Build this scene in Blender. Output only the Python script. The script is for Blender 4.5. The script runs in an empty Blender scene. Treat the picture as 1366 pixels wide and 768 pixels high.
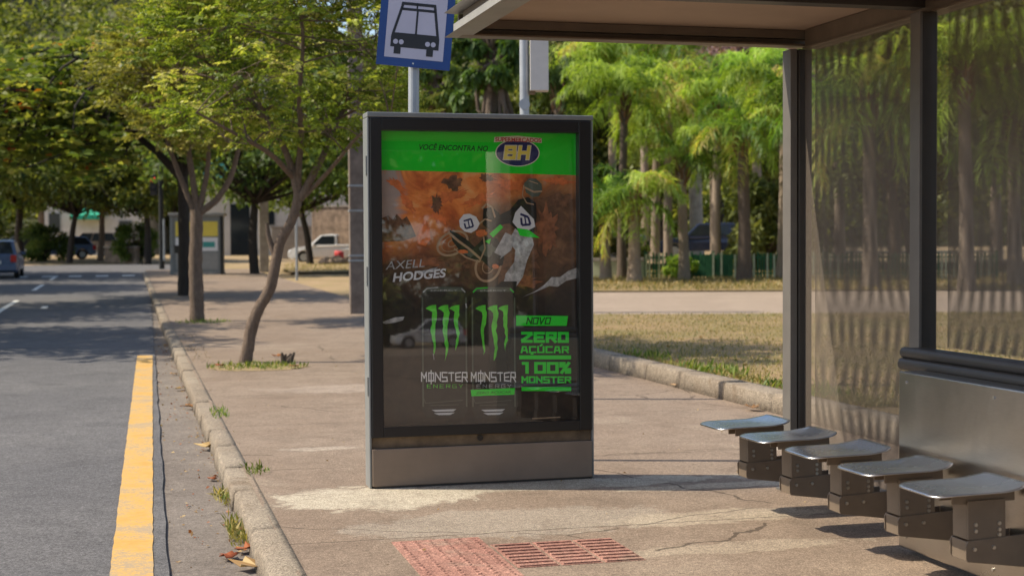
import bpy, bmesh, math, random
import numpy as np
from mathutils import Vector, Matrix

random.seed(7)
RNG = np.random.default_rng(11)
SC = bpy.context.scene
COL = SC.collection
R = math.radians

# ------------------------------------------------------------------ camera, sky, sun, exposure
F, W0, H0, EYE = 1950.0, 1366.0, 768.0, 1.45
PITCH, ROLL, YAW = math.atan(61 / F), R(0.30), R(14.7)
cam_d = bpy.data.cameras.new('camera')
cam = bpy.data.objects.new('camera', cam_d); COL.objects.link(cam)
cam_d.sensor_width = 36; cam_d.lens = F / W0 * 36
cam_d.clip_start = 0.1; cam_d.clip_end = 2000
cam_d.dof.use_dof = True; cam_d.dof.focus_distance = 8.0; cam_d.dof.aperture_fstop = 3.2
cam_rot = Matrix.Rotation(R(90) - PITCH, 3, 'X') @ Matrix.Rotation(-ROLL, 3, 'Z')
cam.matrix_world = Matrix.Translation((0, 0, EYE)) @ cam_rot.to_4x4()
SC.camera = cam

SUN_EL, SUN_AZ = R(48.5), R(-86.5)          # azimuth from +Y towards +X
wd = bpy.data.worlds.new('World'); SC.world = wd; wd.use_nodes = True
nt = wd.node_tree
sky = nt.nodes.new('ShaderNodeTexSky'); sky.sky_type = 'NISHITA'; sky.sun_disc = False
sky.sun_elevation = SUN_EL; sky.sun_rotation = SUN_AZ % (2 * math.pi)
sky.air_density = 1.0; sky.dust_density = 1.6
nt.links.new(sky.outputs[0], nt.nodes['Background'].inputs[0])
nt.nodes['Background'].inputs[1].default_value = 0.135
sd = bpy.data.lights.new('sun', 'SUN'); sd.energy = 4.3; sd.angle = R(0.53); sd.color = (1.0, 0.90, 0.73)
sun = bpy.data.objects.new('sun', sd); COL.objects.link(sun)
sdir = Vector((math.sin(SUN_AZ) * math.cos(SUN_EL), math.cos(SUN_AZ) * math.cos(SUN_EL), math.sin(SUN_EL)))
sun.rotation_euler = sdir.to_track_quat('Z', 'Y').to_euler(); sun.location = (-20, 0, 30)
vs = SC.view_settings
vs.view_transform = 'Standard'; vs.look = 'None'; vs.gamma = 1; vs.exposure = 0.55; vs.use_curve_mapping = False
SC.cycles.use_denoising = True
SC.cycles.max_bounces = 8; SC.cycles.transparent_max_bounces = 24
SC.cycles.sample_clamp_indirect = 6

# ------------------------------------------------------------------ where things stand
cy, sy = math.cos(YAW), math.sin(YAW)
def UV(u, v, z=0.0):                    # road frame: u along the road away from us, v to the right
    return Vector((v * cy - u * sy, v * sy + u * cy, z))
def to_uv(p): return (-p[0] * sy + p[1] * cy, p[0] * cy + p[1] * sy)
def gz(x, y):                           # the ground rises gently with distance
    t = max(0.0, y - 22)
    return 0.0085 * t * t / (t + 8)
def ray(px, py):
    return cam_rot @ Vector(((px - W0 / 2) / F, -(py - H0 / 2) / F, -1))
def P(px, py, Y):
    d = ray(px, py); s = Y / d.y
    return Vector((d.x * s, Y, EYE + d.z * s))
def hit(px, py, dz=0.0):
    d = ray(px, py); s = 5.0
    for _ in range(60):
        p = Vector((0, 0, EYE)) + d * s
        s2 = (gz(p.x, p.y) + dz - EYE) / d.z
        s = 0.6 * s + 0.4 * s2 if 0 < s2 < 400 else s * 1.05
    p = Vector((0, 0, EYE)) + d * s
    return Vector((p.x, p.y, gz(p.x, p.y) + dz))
def gp(px, Y):                          # ground point at depth Y seen at column px
    p = P(px, 330, Y); p.z = gz(p.x, p.y); return p

# ------------------------------------------------------------------ materials
def rgb(*c): return (c[0], c[1], c[2], 1.0)
class NT:
    def __init__(s, name):
        s.m = bpy.data.materials.new(name); s.m.use_nodes = True
        s.t = s.m.node_tree; s.b = s.t.nodes['Principled BSDF']; s.out = s.t.nodes['Material Output']
    def n(s, kind, **kw):
        nd = s.t.nodes.new('ShaderNode' + kind)
        for k, v in kw.items():
            if k.startswith('i_'):
                key = k[2:]
                nd.inputs[int(key) if key.isdigit() else key.replace('_', ' ')].default_value = v
            else: setattr(nd, k, v)
        return nd
    def l(s, a, b): s.t.links.new(a, b)
    def math(s, op, a, b=None, c=None):
        nd = s.n('Math', operation=op)
        for i, x in enumerate((a, b, c)):
            if x is None: continue
            if isinstance(x, (int, float)): nd.inputs[i].default_value = x
            else: s.l(x, nd.inputs[i])
        return nd.outputs[0]
    def co(s): return s.n('TexCoord').outputs['Object']
    def noise(s, co, scale, detail=4, rough=0.6, dist=0.0):
        nd = s.n('TexNoise', i_Scale=scale, i_Detail=detail, i_Roughness=rough, i_Distortion=dist)
        s.l(co, nd.inputs['Vector']); return nd.outputs['Fac']
    def ramp(s, fac, stops, interp='LINEAR'):
        nd = s.n('ValToRGB'); cr = nd.color_ramp; cr.interpolation = interp
        while len(cr.elements) < len(stops): cr.elements.new(0.5)
        for e, (p, c) in zip(cr.elements, stops): e.position = p; e.color = rgb(*c) if len(c) == 3 else c
        s.l(fac, nd.inputs[0]); return nd.outputs[0]
    def mix(s, fac, a, b, blend='MIX'):
        nd = s.n('Mix', data_type='RGBA', blend_type=blend)
        for i, x in ((0, fac), (6, a), (7, b)):
            if isinstance(x, (int, float)): nd.inputs[i].default_value = x
            elif isinstance(x, tuple): nd.inputs[i].default_value = rgb(*x)
            else: s.l(x, nd.inputs[i])
        return nd.outputs[2]
    def bump(s, h, strength, dist=0.01):
        nd = s.n('Bump', i_Strength=strength, i_Distance=dist)
        s.l(h, nd.inputs['Height']); s.l(nd.outputs[0], s.b.inputs['Normal'])

def paint(name, c, rough=0.5, metal=0.0, var=0.12, scale=6, bump=0.0):
    k = NT(name); co = k.co()
    f = k.noise(co, scale, 5, 0.65)
    lo = tuple(x * (1 - var) for x in c); hi = tuple(min(1, x * (1 + var)) for x in c)
    k.l(k.ramp(f, [(0.3, lo), (0.7, hi)]), k.b.inputs['Base Color'])
    k.b.inputs['Roughness'].default_value = rough; k.b.inputs['Metallic'].default_value = metal
    if bump: k.bump(k.noise(co, scale * 8, 3), bump)
    return k.m

def leafmat(name, stops, trans=0.35):
    k = NT(name); k.t.nodes.remove(k.b)
    at = k.n('Attribute', attribute_name='rnd')
    c = k.ramp(at.outputs['Fac'], stops)
    oi = k.n('ObjectInfo')
    hv = k.n('HueSaturation', i_Saturation=1.0)
    k.l(k.math('MULTIPLY_ADD', oi.outputs['Random'], 0.04, 0.48), hv.inputs['Hue'])
    k.l(k.math('MULTIPLY_ADD', oi.outputs['Random'], 0.35, 0.82), hv.inputs['Value'])
    k.l(c, hv.inputs['Color'])
    d = k.n('BsdfDiffuse'); t = k.n('BsdfTranslucent'); g = k.n('BsdfGlossy', i_Roughness=0.5)
    k.l(hv.outputs[0], d.inputs[0])
    tc = k.mix(1.0, hv.outputs[0], (1.25, 1.25, 0.55), 'MULTIPLY'); k.l(tc, t.inputs[0])
    m1 = k.n('MixShader', i_0=trans); k.l(d.outputs[0], m1.inputs[1]); k.l(t.outputs[0], m1.inputs[2])
    m2 = k.n('MixShader', i_0=0.025); k.l(m1.outputs[0], m2.inputs[1]); k.l(g.outputs[0], m2.inputs[2])
    k.l(m2.outputs[0], k.out.inputs[0]); return k.m

def barkmat(name, lo, hi):
    k = NT(name); co = k.co()
    mp = k.n('Mapping'); mp.inputs['Scale'].default_value = (9, 9, 2.2); k.l(co, mp.inputs[0])
    f = k.math('MULTIPLY_ADD', k.noise(co, 26, 4, 0.75, 0.5), 0.35, k.math('MULTIPLY', k.noise(mp.outputs[0], 2.5, 8, 0.8, 0.6), 0.68))
    k.l(k.ramp(f, [(0.3, lo), (0.68, hi)]), k.b.inputs['Base Color'])
    k.b.inputs['Roughness'].default_value = 0.9; k.bump(f, 1.0, 0.06); return k.m

def ground_mat(name, base, alt, grit, cracks=0.0, joints=None, stain=None, spots=()):
    k = NT(name); co = k.co()
    big = k.noise(co, 0.55, 6, 0.62, 0.3); mid = k.noise(co, 4.0, 6, 0.7); fine = k.noise(co, 120, 3, 0.85); coarse = k.noise(co, 34, 5, 0.85, 0.3); blot = k.noise(co, 1.9, 7, 0.78, 0.6)
    c = k.mix(k.ramp(big, [(0.35, (0, 0, 0)), (0.65, (1, 1, 1))]), base, alt)
    c = k.mix(k.ramp(mid, [(0.42, (0, 0, 0)), (0.75, (0.55,) * 3)]), c, tuple(x * 0.68 for x in base))
    if stain:
        st = k.noise(co, 1.3, 8, 0.72, 0.8)
        c = k.mix(k.ramp(st, [(0.55, (0, 0, 0)), (0.66, (0.75,) * 3)]), c, stain)
    if spots:
        sv = k.n('SeparateXYZ'); k.l(co, sv.inputs[0])
        en = k.math('SUBTRACT', k.noise(co, 3.5, 8, 0.75, 0.5), 0.5); e2 = k.noise(co, 14, 6, 0.8)
    for (v, u, rv, ru, colr, stg, wob) in spots:
        a = k.math('DIVIDE', k.math('SUBTRACT', sv.outputs[0], v), rv); b = k.math('DIVIDE', k.math('SUBTRACT', sv.outputs[1], u), ru)
        d = k.math('SQRT', k.math('ADD', k.math('MULTIPLY', a, a), k.math('MULTIPLY', b, b)))
        d = k.math('MULTIPLY_ADD', en, wob, d)
        mk = k.ramp(d, [(0.80, (stg,) * 3), (1.0, (0, 0, 0))])
        mk = k.mix(1.0, mk, k.ramp(e2, [(0.3, (0.55,) * 3), (0.55, (1,) * 3)]), 'MULTIPLY')
        c = k.mix(mk, c, colr)
        if stg > .8:
            rim = k.ramp(d, [(0.93, (0, 0, 0)), (0.97, (.6,) * 3), (1.02, (0, 0, 0))])
            c = k.mix(k.math('MULTIPLY', rim, e2), c, tuple(x * .3 for x in colr))
    c = k.mix(k.ramp(blot, [(0.50, (0, 0, 0)), (0.66, (0.5 * grit,) * 3)]), c, tuple(x * 0.52 for x in base))
    c = k.mix(grit * .85, c, k.ramp(coarse, [(0.30, (0.18,) * 3), (0.5, (0.5,) * 3), (0.70, (0.84,) * 3)]), 'OVERLAY')
    c = k.mix(grit, c, k.ramp(fine, [(0.32, (0.05,) * 3), (0.5, (0.5,) * 3), (0.68, (0.95,) * 3)]), 'OVERLAY')
    if cracks:
        wv = k.n('TexVoronoi', feature='DISTANCE_TO_EDGE', i_Scale=0.45)
        nz = k.n('TexNoise', i_Scale=2.5, i_Detail=5); k.l(co, nz.inputs['Vector'])
        k.l(k.mix(0.16, co, nz.outputs['Color']), wv.inputs['Vector'])
        e = k.math('LESS_THAN', wv.outputs['Distance'], cracks)
        msk = k.math('MULTIPLY', e, k.math('GREATER_THAN', k.noise(co, 0.8, 2), 0.5))
        c = k.mix(k.math('MULTIPLY', msk, 0.75), c, tuple(x * 0.25 for x in base))
    if joints:
        sp = k.n('SeparateXYZ'); k.l(co, sp.inputs[0])
        w = k.math('MULTIPLY_ADD', k.math('SUBTRACT', k.noise(co, 1.7, 4, 0.7), 0.5), 0.10, sp.outputs[1])
        fr = k.math('FRACT', k.math('DIVIDE', w, joints))
        ln = k.math('LESS_THAN', fr, 0.012 / joints)
        c = k.mix(k.math('MULTIPLY', ln, 0.8), c, tuple(x * 0.22 for x in base))
    k.l(c, k.b.inputs['Base Color'])
    k.b.inputs['Roughness'].default_value = 0.93; k.b.inputs['Specular IOR Level'].default_value = 0.25
    h = k.math('ADD', k.math('MULTIPLY', fine, 0.5), k.math('MULTIPLY', mid, 0.8))
    k.bump(h, 0.55, 0.014)
    return k.m

M = {}
M['asphalt'] = ground_mat('asphalt', (0.115, 0.111, 0.113), (0.142, 0.136, 0.135), 0.8, stain=(0.10, 0.098, 0.10))
M['gutter'] = ground_mat('gutter asphalt', (0.17, 0.142, 0.12), (0.21, 0.18, 0.154), 0.6, stain=(0.27, 0.23, 0.19))
M['pavement'] = ground_mat('pavement', (0.222, 0.163, 0.119), (0.268, 0.206, 0.155), 0.8, cracks=0.0022, joints=2.35, stain=(0.30, 0.238, 0.178),
    spots=[(1.35, 8.22, .62, .42, (0.47, 0.415, 0.32), .9, 1.8), (2.6, 8.36, 1.25, .17, (0.42, 0.37, 0.285), .8, 2.0), (3.5, 8.05, .8, .10, (0.46, 0.39, 0.29), .7, 2.0), (1.95, 7.32, .95, .40, (0.32, 0.275, 0.22), .7, 2.0), (3.0, 7.15, .7, .20, (0.40, 0.335, 0.25), .7, 2.2), (2.75, 6.4, .7, .12, (0.38, 0.315, 0.235), .6, 2.8),
           (1.25, 10.3, .28, .10, (0.50, 0.43, 0.35), .5, 2.2), (2.6, 14.5, 1.4, .5, (0.40, 0.33, 0.27), .5, 1.6), (4.6, 9.4, .5, .12, (0.48, 0.42, 0.34), .6, 1.6)])
M['cement'] = ground_mat('pale cement', (0.50, 0.45, 0.37), (0.42, 0.36, 0.29), 0.5, cracks=0.006, stain=(0.34, 0.28, 0.22))
M['dirt'] = ground_mat('packed dirt', (0.34, 0.265, 0.20), (0.29, 0.225, 0.17), 0.4)
M['soil'] = ground_mat('dry soil', (0.36, 0.25, 0.15), (0.27, 0.21, 0.10), 0.4)
M['lawn'] = ground_mat('dry lawn', (0.285, 0.195, 0.10), (0.185, 0.155, 0.06), 0.6, stain=(0.20, 0.125, 0.07))
M['hill'] = ground_mat('hillside', (0.06, 0.08, 0.03), (0.09, 0.07, 0.04), 0.2)
M['kerbstone'] = ground_mat('kerbstone', (0.28, 0.236, 0.182), (0.20, 0.158, 0.117), 0.9, stain=(0.15, 0.107, 0.07))
M['white_line'] = paint('white road paint', (0.62, 0.62, 0.60), 0.8, var=0.25, scale=9)
def yellow_line():
    k = NT('yellow road paint'); co = k.co()
    a = k.noise(co, 3.0, 8, 0.75); b = k.noise(co, 60, 4, 0.8)
    c = k.ramp(a, [(0.3, (0.46, 0.255, 0.055)), (0.6, (0.60, 0.36, 0.085))])
    w = k.ramp(k.math('ADD', k.math('MULTIPLY', a, 0.6), k.math('MULTIPLY', b, 0.5)), [(0.52, (0, 0, 0)), (0.62, (1, 1, 1))])
    c = k.mix(k.math('MULTIPLY', w, 0.75), c, (0.26, 0.22, 0.18))
    k.l(c, k.b.inputs['Base Color']); k.b.inputs['Roughness'].default_value = 0.85; return k.m
M['yellow_line'] = yellow_line()
M['steel_grey'] = paint('grey painted steel', (0.135, 0.125, 0.115), 0.42, 0.0, 0.1)
M['steel_side'] = paint('grey anodised frame', (0.23, 0.24, 0.235), 0.4, 0.2, 0.08)
M['plinth'] = paint('plinth steel', (0.235, 0.175, 0.13), 0.45, 0.0, 0.12, 3)
M['black'] = paint('black satin', (0.012, 0.012, 0.013), 0.35, 0.0, 0.1)
M['rust_ledge'] = paint('dusty ledge', (0.16, 0.11, 0.065), 0.8, 0.0, 0.4, 9)
M['soffit'] = paint('soffit board', (0.40, 0.29, 0.21), 0.75, 0.0, 0.08, 2)
M['dark_steel'] = paint('dark steel', (0.045, 0.04, 0.036), 0.45, 0.0, 0.1)
M['roof_lip'] = paint('roof edge metal', (0.30, 0.29, 0.27), 0.45, 0.1, 0.1)
M['brown_steel'] = paint('brown lacquered steel', (0.15, 0.113, 0.08), 0.45, 0.0, 0.18, 5)
M['bolt'] = paint('bright bolt', (0.6, 0.58, 0.54), 0.3, 0.9, 0.05)
def brushed(name, c, rough, aniso=40):
    k = NT(name); co = k.co()
    mp = k.n('Mapping'); mp.inputs['Scale'].default_value = (3, 3, aniso); k.l(co, mp.inputs[0])
    f = k.noise(mp.outputs[0], 8, 3)
    big = k.noise(co, 2.0, 4)
    k.l(k.ramp(f, [(0.3, tuple(x * .9 for x in c)), (0.7, c)]), k.b.inputs['Base Color'])
    k.b.inputs['Metallic'].default_value = 1.0
    k.l(k.math('MULTIPLY_ADD', big, 0.18, rough - 0.09), k.b.inputs['Roughness'])
    k.bump(big, 0.25, 0.02)
    return k.m
M['cabinet'] = brushed('brushed cabinet steel', (0.50, 0.47, 0.43), 0.30)
M['seat'] = brushed('worn seat steel', (0.58, 0.57, 0.56), 0.27, 3)
M['galv'] = paint('galvanised pole', (0.36, 0.38, 0.40), 0.5, 0.4, 0.12)
M['sign_blue'] = paint('sign blue', (0.012, 0.055, 0.215), 0.4, 0.0, 0.08)
M['sign_white'] = paint('sign white', (0.50, 0.47, 0.56), 0.45, 0.0, 0.05)
M['sign_black'] = paint('sign black', (0.018, 0.018, 0.022), 0.5)
M['boxwhite'] = paint('grey white box', (0.52, 0.49, 0.46), 0.6, 0, 0.08)
M['concrete'] = paint('weathered concrete', (0.36, 0.31, 0.26), 0.9, 0, 0.3, 3, 0.3)
M['concrete_dark'] = paint('stained concrete', (0.19, 0.15, 0.125), 0.9, 0, 0.35, 4, 0.3)
M['wall_white'] = paint('white render', (0.52, 0.48, 0.43), 0.9, 0, 0.12, 1.5)
M['wall_tan'] = paint('tan render', (0.36, 0.30, 0.24), 0.9, 0, 0.2, 1.2)
M['stone'] = paint('rough stone', (0.28, 0.20, 0.14), 0.9, 0, 0.55, 2.5, 0.6)
M['teal'] = paint('teal cladding', (0.05, 0.30, 0.27), 0.4, 0, 0.25, 1)
M['awning'] = paint('green awning', (0.01, 0.33, 0.20), 0.6, 0, 0.1)
M['window_dark'] = paint('dark glass', (0.02, 0.025, 0.03), 0.08, 0, 0.1)
M['rubber'] = paint('tyre rubber', (0.018, 0.018, 0.018), 0.85)
M['rim'] = paint('wheel rim', (0.45, 0.45, 0.46), 0.35, 0.7)
M['car_silver'] = paint('silver car paint', (0.58, 0.59, 0.62), 0.3, 0.2, 0.04)
M['car_white'] = paint('white car paint', (0.75, 0.74, 0.73), 0.3, 0, 0.04)
M['car_navy'] = paint('navy car paint', (0.03, 0.04, 0.08), 0.2, 0.1, 0.05)
M['car_blue'] = paint('blue car paint', (0.10, 0.14, 0.24), 0.25, 0.2, 0.05)
M['car_tan'] = paint('beige car paint', (0.26, 0.21, 0.17), 0.3, 0.3, 0.05)
M['car_dark'] = paint('dark car paint', (0.035, 0.037, 0.036), 0.25, 0.1, 0.05)
M['red_lens'] = paint('red lens', (0.45, 0.02, 0.02), 0.2)
M['clear_lens'] = paint('clear lens', (0.75, 0.75, 0.72), 0.15)
M['plate'] = paint('number plate', (0.6, 0.6, 0.6), 0.5)
M['red_cloth'] = paint('red plastic', (0.5, 0.04, 0.04), 0.6)
M['fence_green'] = paint('green fence paint', (0.022, 0.12, 0.045), 0.7, 0, 0.4, 2)
M['fence_pale'] = paint('pale fence paint', (0.42, 0.45, 0.30), 0.8, 0, 0.25, 3)
M['terracotta'] = ground_mat('red paving tile', (0.335, 0.165, 0.125), (0.38, 0.215, 0.165), 0.9, stain=(0.31, 0.225, 0.17))
M['skin'] = paint('skin', (0.35, 0.2, 0.14), 0.6)
M['cloth_dark'] = paint('dark cloth', (0.02, 0.022, 0.028), 0.9)
M['cloth_blue'] = paint('pale blue cloth', (0.25, 0.32, 0.38), 0.9)
M['hair'] = paint('dark hair', (0.012, 0.01, 0.008), 0.7)
M['bark'] = barkmat('street tree bark', (0.075, 0.05, 0.035), (0.28, 0.20, 0.145))
M['bark_dark'] = barkmat('dark bark', (0.018, 0.015, 0.012), (0.06, 0.045, 0.035))
M['bark_mid'] = barkmat('mid bark', (0.06, 0.045, 0.033), (0.18, 0.13, 0.095))
M['bark_palm'] = barkmat('palm bark', (0.17, 0.13, 0.095), (0.40, 0.31, 0.23))
M['fibre'] = barkmat('palm fibre', (0.13, 0.07, 0.035), (0.28, 0.16, 0.085))
M['leaf_fine'] = leafmat('fine street tree leaf', [(0, (0.075, 0.11, 0.016)), (0.5, (0.20, 0.25, 0.032)), (0.82, (0.38, 0.41, 0.07)), (1, (0.50, 0.46, 0.16))], 0.45)
M['leaf_pale'] = leafmat('pale street tree leaf', [(0, (0.15, 0.18, 0.035)), (0.5, (0.31, 0.34, 0.07)), (1, (0.48, 0.46, 0.16))], 0.45)
M['leaf_broad'] = leafmat('broad leaf', [(0, (0.03, 0.055, 0.014)), (0.35, (0.12, 0.17, 0.03)), (0.65, (0.30, 0.34, 0.07)), (0.9, (0.48, 0.45, 0.14)), (0.93, (0.42, 0.18, 0.02)), (1, (0.36, 0.07, 0.02))], 0.42)
M['leaf_dark'] = leafmat('dark background leaf', [(0, (0.035, 0.06, 0.018)), (0.5, (0.13, 0.175, 0.04)), (1, (0.32, 0.34, 0.09))], 0.45)
M['leaf_mid'] = leafmat('mid background leaf', [(0, (0.05, 0.085, 0.018)), (0.5, (0.17, 0.22, 0.045)), (1, (0.36, 0.37, 0.10))], 0.45)
M['leaf_vine'] = leafmat('vine leaf', [(0, (0.035, 0.065, 0.012)), (0.6, (0.09, 0.14, 0.025)), (1, (0.22, 0.27, 0.07))], 0.35)
M['leaf_palm'] = leafmat('palm leaflet', [(0, (0.07, 0.14, 0.02)), (0.5, (0.27, 0.39, 0.05)), (0.93, (0.50, 0.60, 0.14)), (1, (0.46, 0.38, 0.13))], 0.5)
M['leaf_palm_dark'] = leafmat('dark palm leaflet', [(0, (0.02, 0.045, 0.01)), (0.6, (0.055, 0.10, 0.016)), (1, (0.12, 0.18, 0.03))], 0.35)
M['leaf_pink'] = leafmat('mauve blossom', [(0, (0.16, 0.09, 0.11)), (0.6, (0.30, 0.19, 0.21)), (1, (0.42, 0.30, 0.30))], 0.3)
M['leaf_bush'] = leafmat('pale bush leaf', [(0, (0.08, 0.12, 0.03)), (0.6, (0.20, 0.24, 0.07)), (1, (0.34, 0.36, 0.15))], 0.35)
M['grass_dry'] = leafmat('lawn blade', [(0, (0.10, 0.135, 0.03)), (0.4, (0.24, 0.195, 0.07)), (1, (0.44, 0.32, 0.155))], 0.3)
M['grass_green'] = leafmat('green blade', [(0, (0.07, 0.13, 0.02)), (0.6, (0.16, 0.22, 0.035)), (1, (0.32, 0.32, 0.10))], 0.4)
M['leaf_dry'] = leafmat('dry leaf', [(0, (0.22, 0.12, 0.05)), (0.6, (0.38, 0.24, 0.11)), (1, (0.50, 0.37, 0.20))], 0.2)
M['leaf_rust'] = leafmat('rusty leaf', [(0, (0.22, 0.06, 0.025)), (1, (0.34, 0.11, 0.05))], 0.15)
M['red_glow'] = bpy.data.materials.new('red signal lamp'); M['red_glow'].use_nodes = True
_b = M['red_glow'].node_tree.nodes['Principled BSDF']
_b.inputs['Base Color'].default_value = rgb(.8, .03, .03); _b.inputs['Emission Color'].default_value = rgb(1, .04, .06); _b.inputs['Emission Strength'].default_value = 5.0

def glass_mat():
    k = NT('panel glass'); k.t.nodes.remove(k.b)
    fr = k.n('Fresnel'); ge = k.n('NewGeometry')
    k.l(k.math('MULTIPLY_ADD', ge.outputs['Backfacing'], 1 / 2.05 - 2.05, 2.05), fr.inputs['IOR'])   # same on both sides of the pane
    tr = k.n('BsdfTransparent'); tr.inputs[0].default_value = (0.98, 0.99, 0.98, 1)
    gl = k.n('BsdfGlossy', i_Roughness=0.012)
    mx = k.n('MixShader'); k.l(fr.outputs[0], mx.inputs[0]); k.l(tr.outputs[0], mx.inputs[1]); k.l(gl.outputs[0], mx.inputs[2])
    k.l(mx.outputs[0], k.out.inputs[0]); return k.m
M['glass'] = glass_mat()

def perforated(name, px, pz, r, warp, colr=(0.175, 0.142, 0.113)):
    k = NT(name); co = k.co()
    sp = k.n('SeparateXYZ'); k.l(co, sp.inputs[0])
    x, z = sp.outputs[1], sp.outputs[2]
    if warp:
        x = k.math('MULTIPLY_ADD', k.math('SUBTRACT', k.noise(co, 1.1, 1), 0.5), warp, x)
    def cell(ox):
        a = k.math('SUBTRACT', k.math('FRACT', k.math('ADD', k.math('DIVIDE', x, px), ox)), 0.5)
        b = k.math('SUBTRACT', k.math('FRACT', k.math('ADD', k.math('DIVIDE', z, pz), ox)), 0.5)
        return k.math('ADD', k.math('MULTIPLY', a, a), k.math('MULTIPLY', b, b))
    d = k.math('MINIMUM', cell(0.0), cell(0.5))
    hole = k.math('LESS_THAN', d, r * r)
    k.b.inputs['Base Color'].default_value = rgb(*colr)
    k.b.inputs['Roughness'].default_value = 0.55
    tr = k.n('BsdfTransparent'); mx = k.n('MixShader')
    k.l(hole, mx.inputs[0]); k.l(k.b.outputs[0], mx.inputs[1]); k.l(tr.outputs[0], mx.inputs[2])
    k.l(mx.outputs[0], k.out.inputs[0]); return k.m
M['perf_front'] = perforated('perforated sheet', 0.0085, 0.0085, 0.288, 0)
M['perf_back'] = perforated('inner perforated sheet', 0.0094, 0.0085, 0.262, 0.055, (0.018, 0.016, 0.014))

def flat(name, c, rough=0.6): return paint(name, c, rough, 0, 0.04, 4)
M['p_green'] = flat('poster green', (0.003, 0.66, 0.014))
M['p_dkgreen'] = flat('poster dark green ink', (0.004, 0.03, 0.006))
M['p_navy'] = flat('poster navy', (0.02, 0.022, 0.11))
M['p_yellow'] = flat('poster yellow', (0.85, 0.66, 0.10))
M['p_red'] = flat('poster red', (0.5, 0.03, 0.03))
M['p_cream'] = flat('poster cream', (0.75, 0.68, 0.55))
M['p_white'] = flat('poster white', (0.80, 0.78, 0.77))
M['p_grey'] = paint('poster chalk grey', (0.50, 0.48, 0.46), 0.7, 0, 0.5, 30)
M['p_silver'] = flat('poster silver', (0.72, 0.70, 0.68))
M['p_lime'] = paint('poster lime', (0.13, 0.72, 0.05), 0.6, 0, 0.3, 14)
M['p_neon'] = flat('poster neon green', (0.02, 0.80, 0.03))
M['p_can'] = paint('poster can black', (0.03, 0.025, 0.02), 0.6, 0, 0.35, 8)
M['p_canrim'] = flat('poster can rim', (0.11, 0.125, 0.09))
M['p_brown'] = paint('poster brown', (0.19, 0.085, 0.04), 0.6, 0, 0.6, 25)
M['p_orange'] = paint('poster orange', (0.75, 0.19, 0.05), 0.6, 0, 0.3, 25)
M['p_rust'] = paint('poster rust dust', (0.30, 0.11, 0.045), 0.6, 0, 0.5, 22)
M['p_dark'] = flat('poster dark ink', (0.014, 0.012, 0.01))
M['p_skygrey'] = paint('poster grey cloud', (0.50, 0.42, 0.37), 0.6, 0, 0.25, 9)
M['p_tan'] = flat('poster tan', (0.48, 0.31, 0.18))
def art_mat():
    k = NT('poster art print'); co = k.co()
    sp = k.n('SeparateXYZ'); k.l(co, sp.inputs[0])
    n1 = k.noise(co, 3.2, 8, 0.62, 1.6); n2 = k.noise(co, 9, 6, 0.65, 0.8); n3 = k.noise(co, 2.0, 5, 0.6, 0.6)
    fire = k.ramp(n1, [(0.28, (0.18, 0.04, 0.015)), (0.42, (0.62, 0.14, 0.03)), (0.54, (0.92, 0.28, 0.06)), (0.68, (0.92, 0.48, 0.18))])
    earth = k.ramp(n2, [(0.3, (0.07, 0.035, 0.018)), (0.55, (0.18, 0.085, 0.04)), (0.75, (0.36, 0.18, 0.08))])
    low = k.ramp(n2, [(0.3, (0.012, 0.009, 0.007)), (0.7, (0.05, 0.031, 0.02))])
    # printed picture: fire at the top of the sheet, brown earth below, black at the foot
    zz = k.math('ADD', sp.outputs[2], k.math('MULTIPLY', k.math('SUBTRACT', n3, 0.5), 0.5))
    xx = k.math('MULTIPLY', k.math('SUBTRACT', sp.outputs[0], 0.55), 0.38)
    a = k.math('SUBTRACT', zz, xx)
    f1 = k.ramp(k.math('SUBTRACT', a, 1.0), [(0.46, (0, 0, 0)), (0.66, (1, 1, 1))])
    f2 = k.ramp(k.math('SUBTRACT', zz, 0.85), [(0.25, (0, 0, 0)), (0.50, (1, 1, 1))])
    c = k.mix(f2, low, earth); c = k.mix(f1, c, fire)
    ex = k.math('DIVIDE', k.math('SUBTRACT', sp.outputs[0], 0.09), 0.15); ez = k.math('DIVIDE', k.math('SUBTRACT', sp.outputs[2], 1.70), 0.23)
    dd = k.math('ADD', k.math('SQRT', k.math('ADD', k.math('MULTIPLY', ex, ex), k.math('MULTIPLY', ez, ez))), k.math('MULTIPLY', k.math('SUBTRACT', n1, 0.5), 2.2))
    c = k.mix(k.ramp(dd, [(0.62, (0.9,) * 3), (0.98, (0, 0, 0))]), c, (0.46, 0.38, 0.33))
    k.l(c, k.b.inputs['Base Color']); k.b.inputs['Roughness'].default_value = 0.6; return k.m
M['p_art'] = art_mat()

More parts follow.
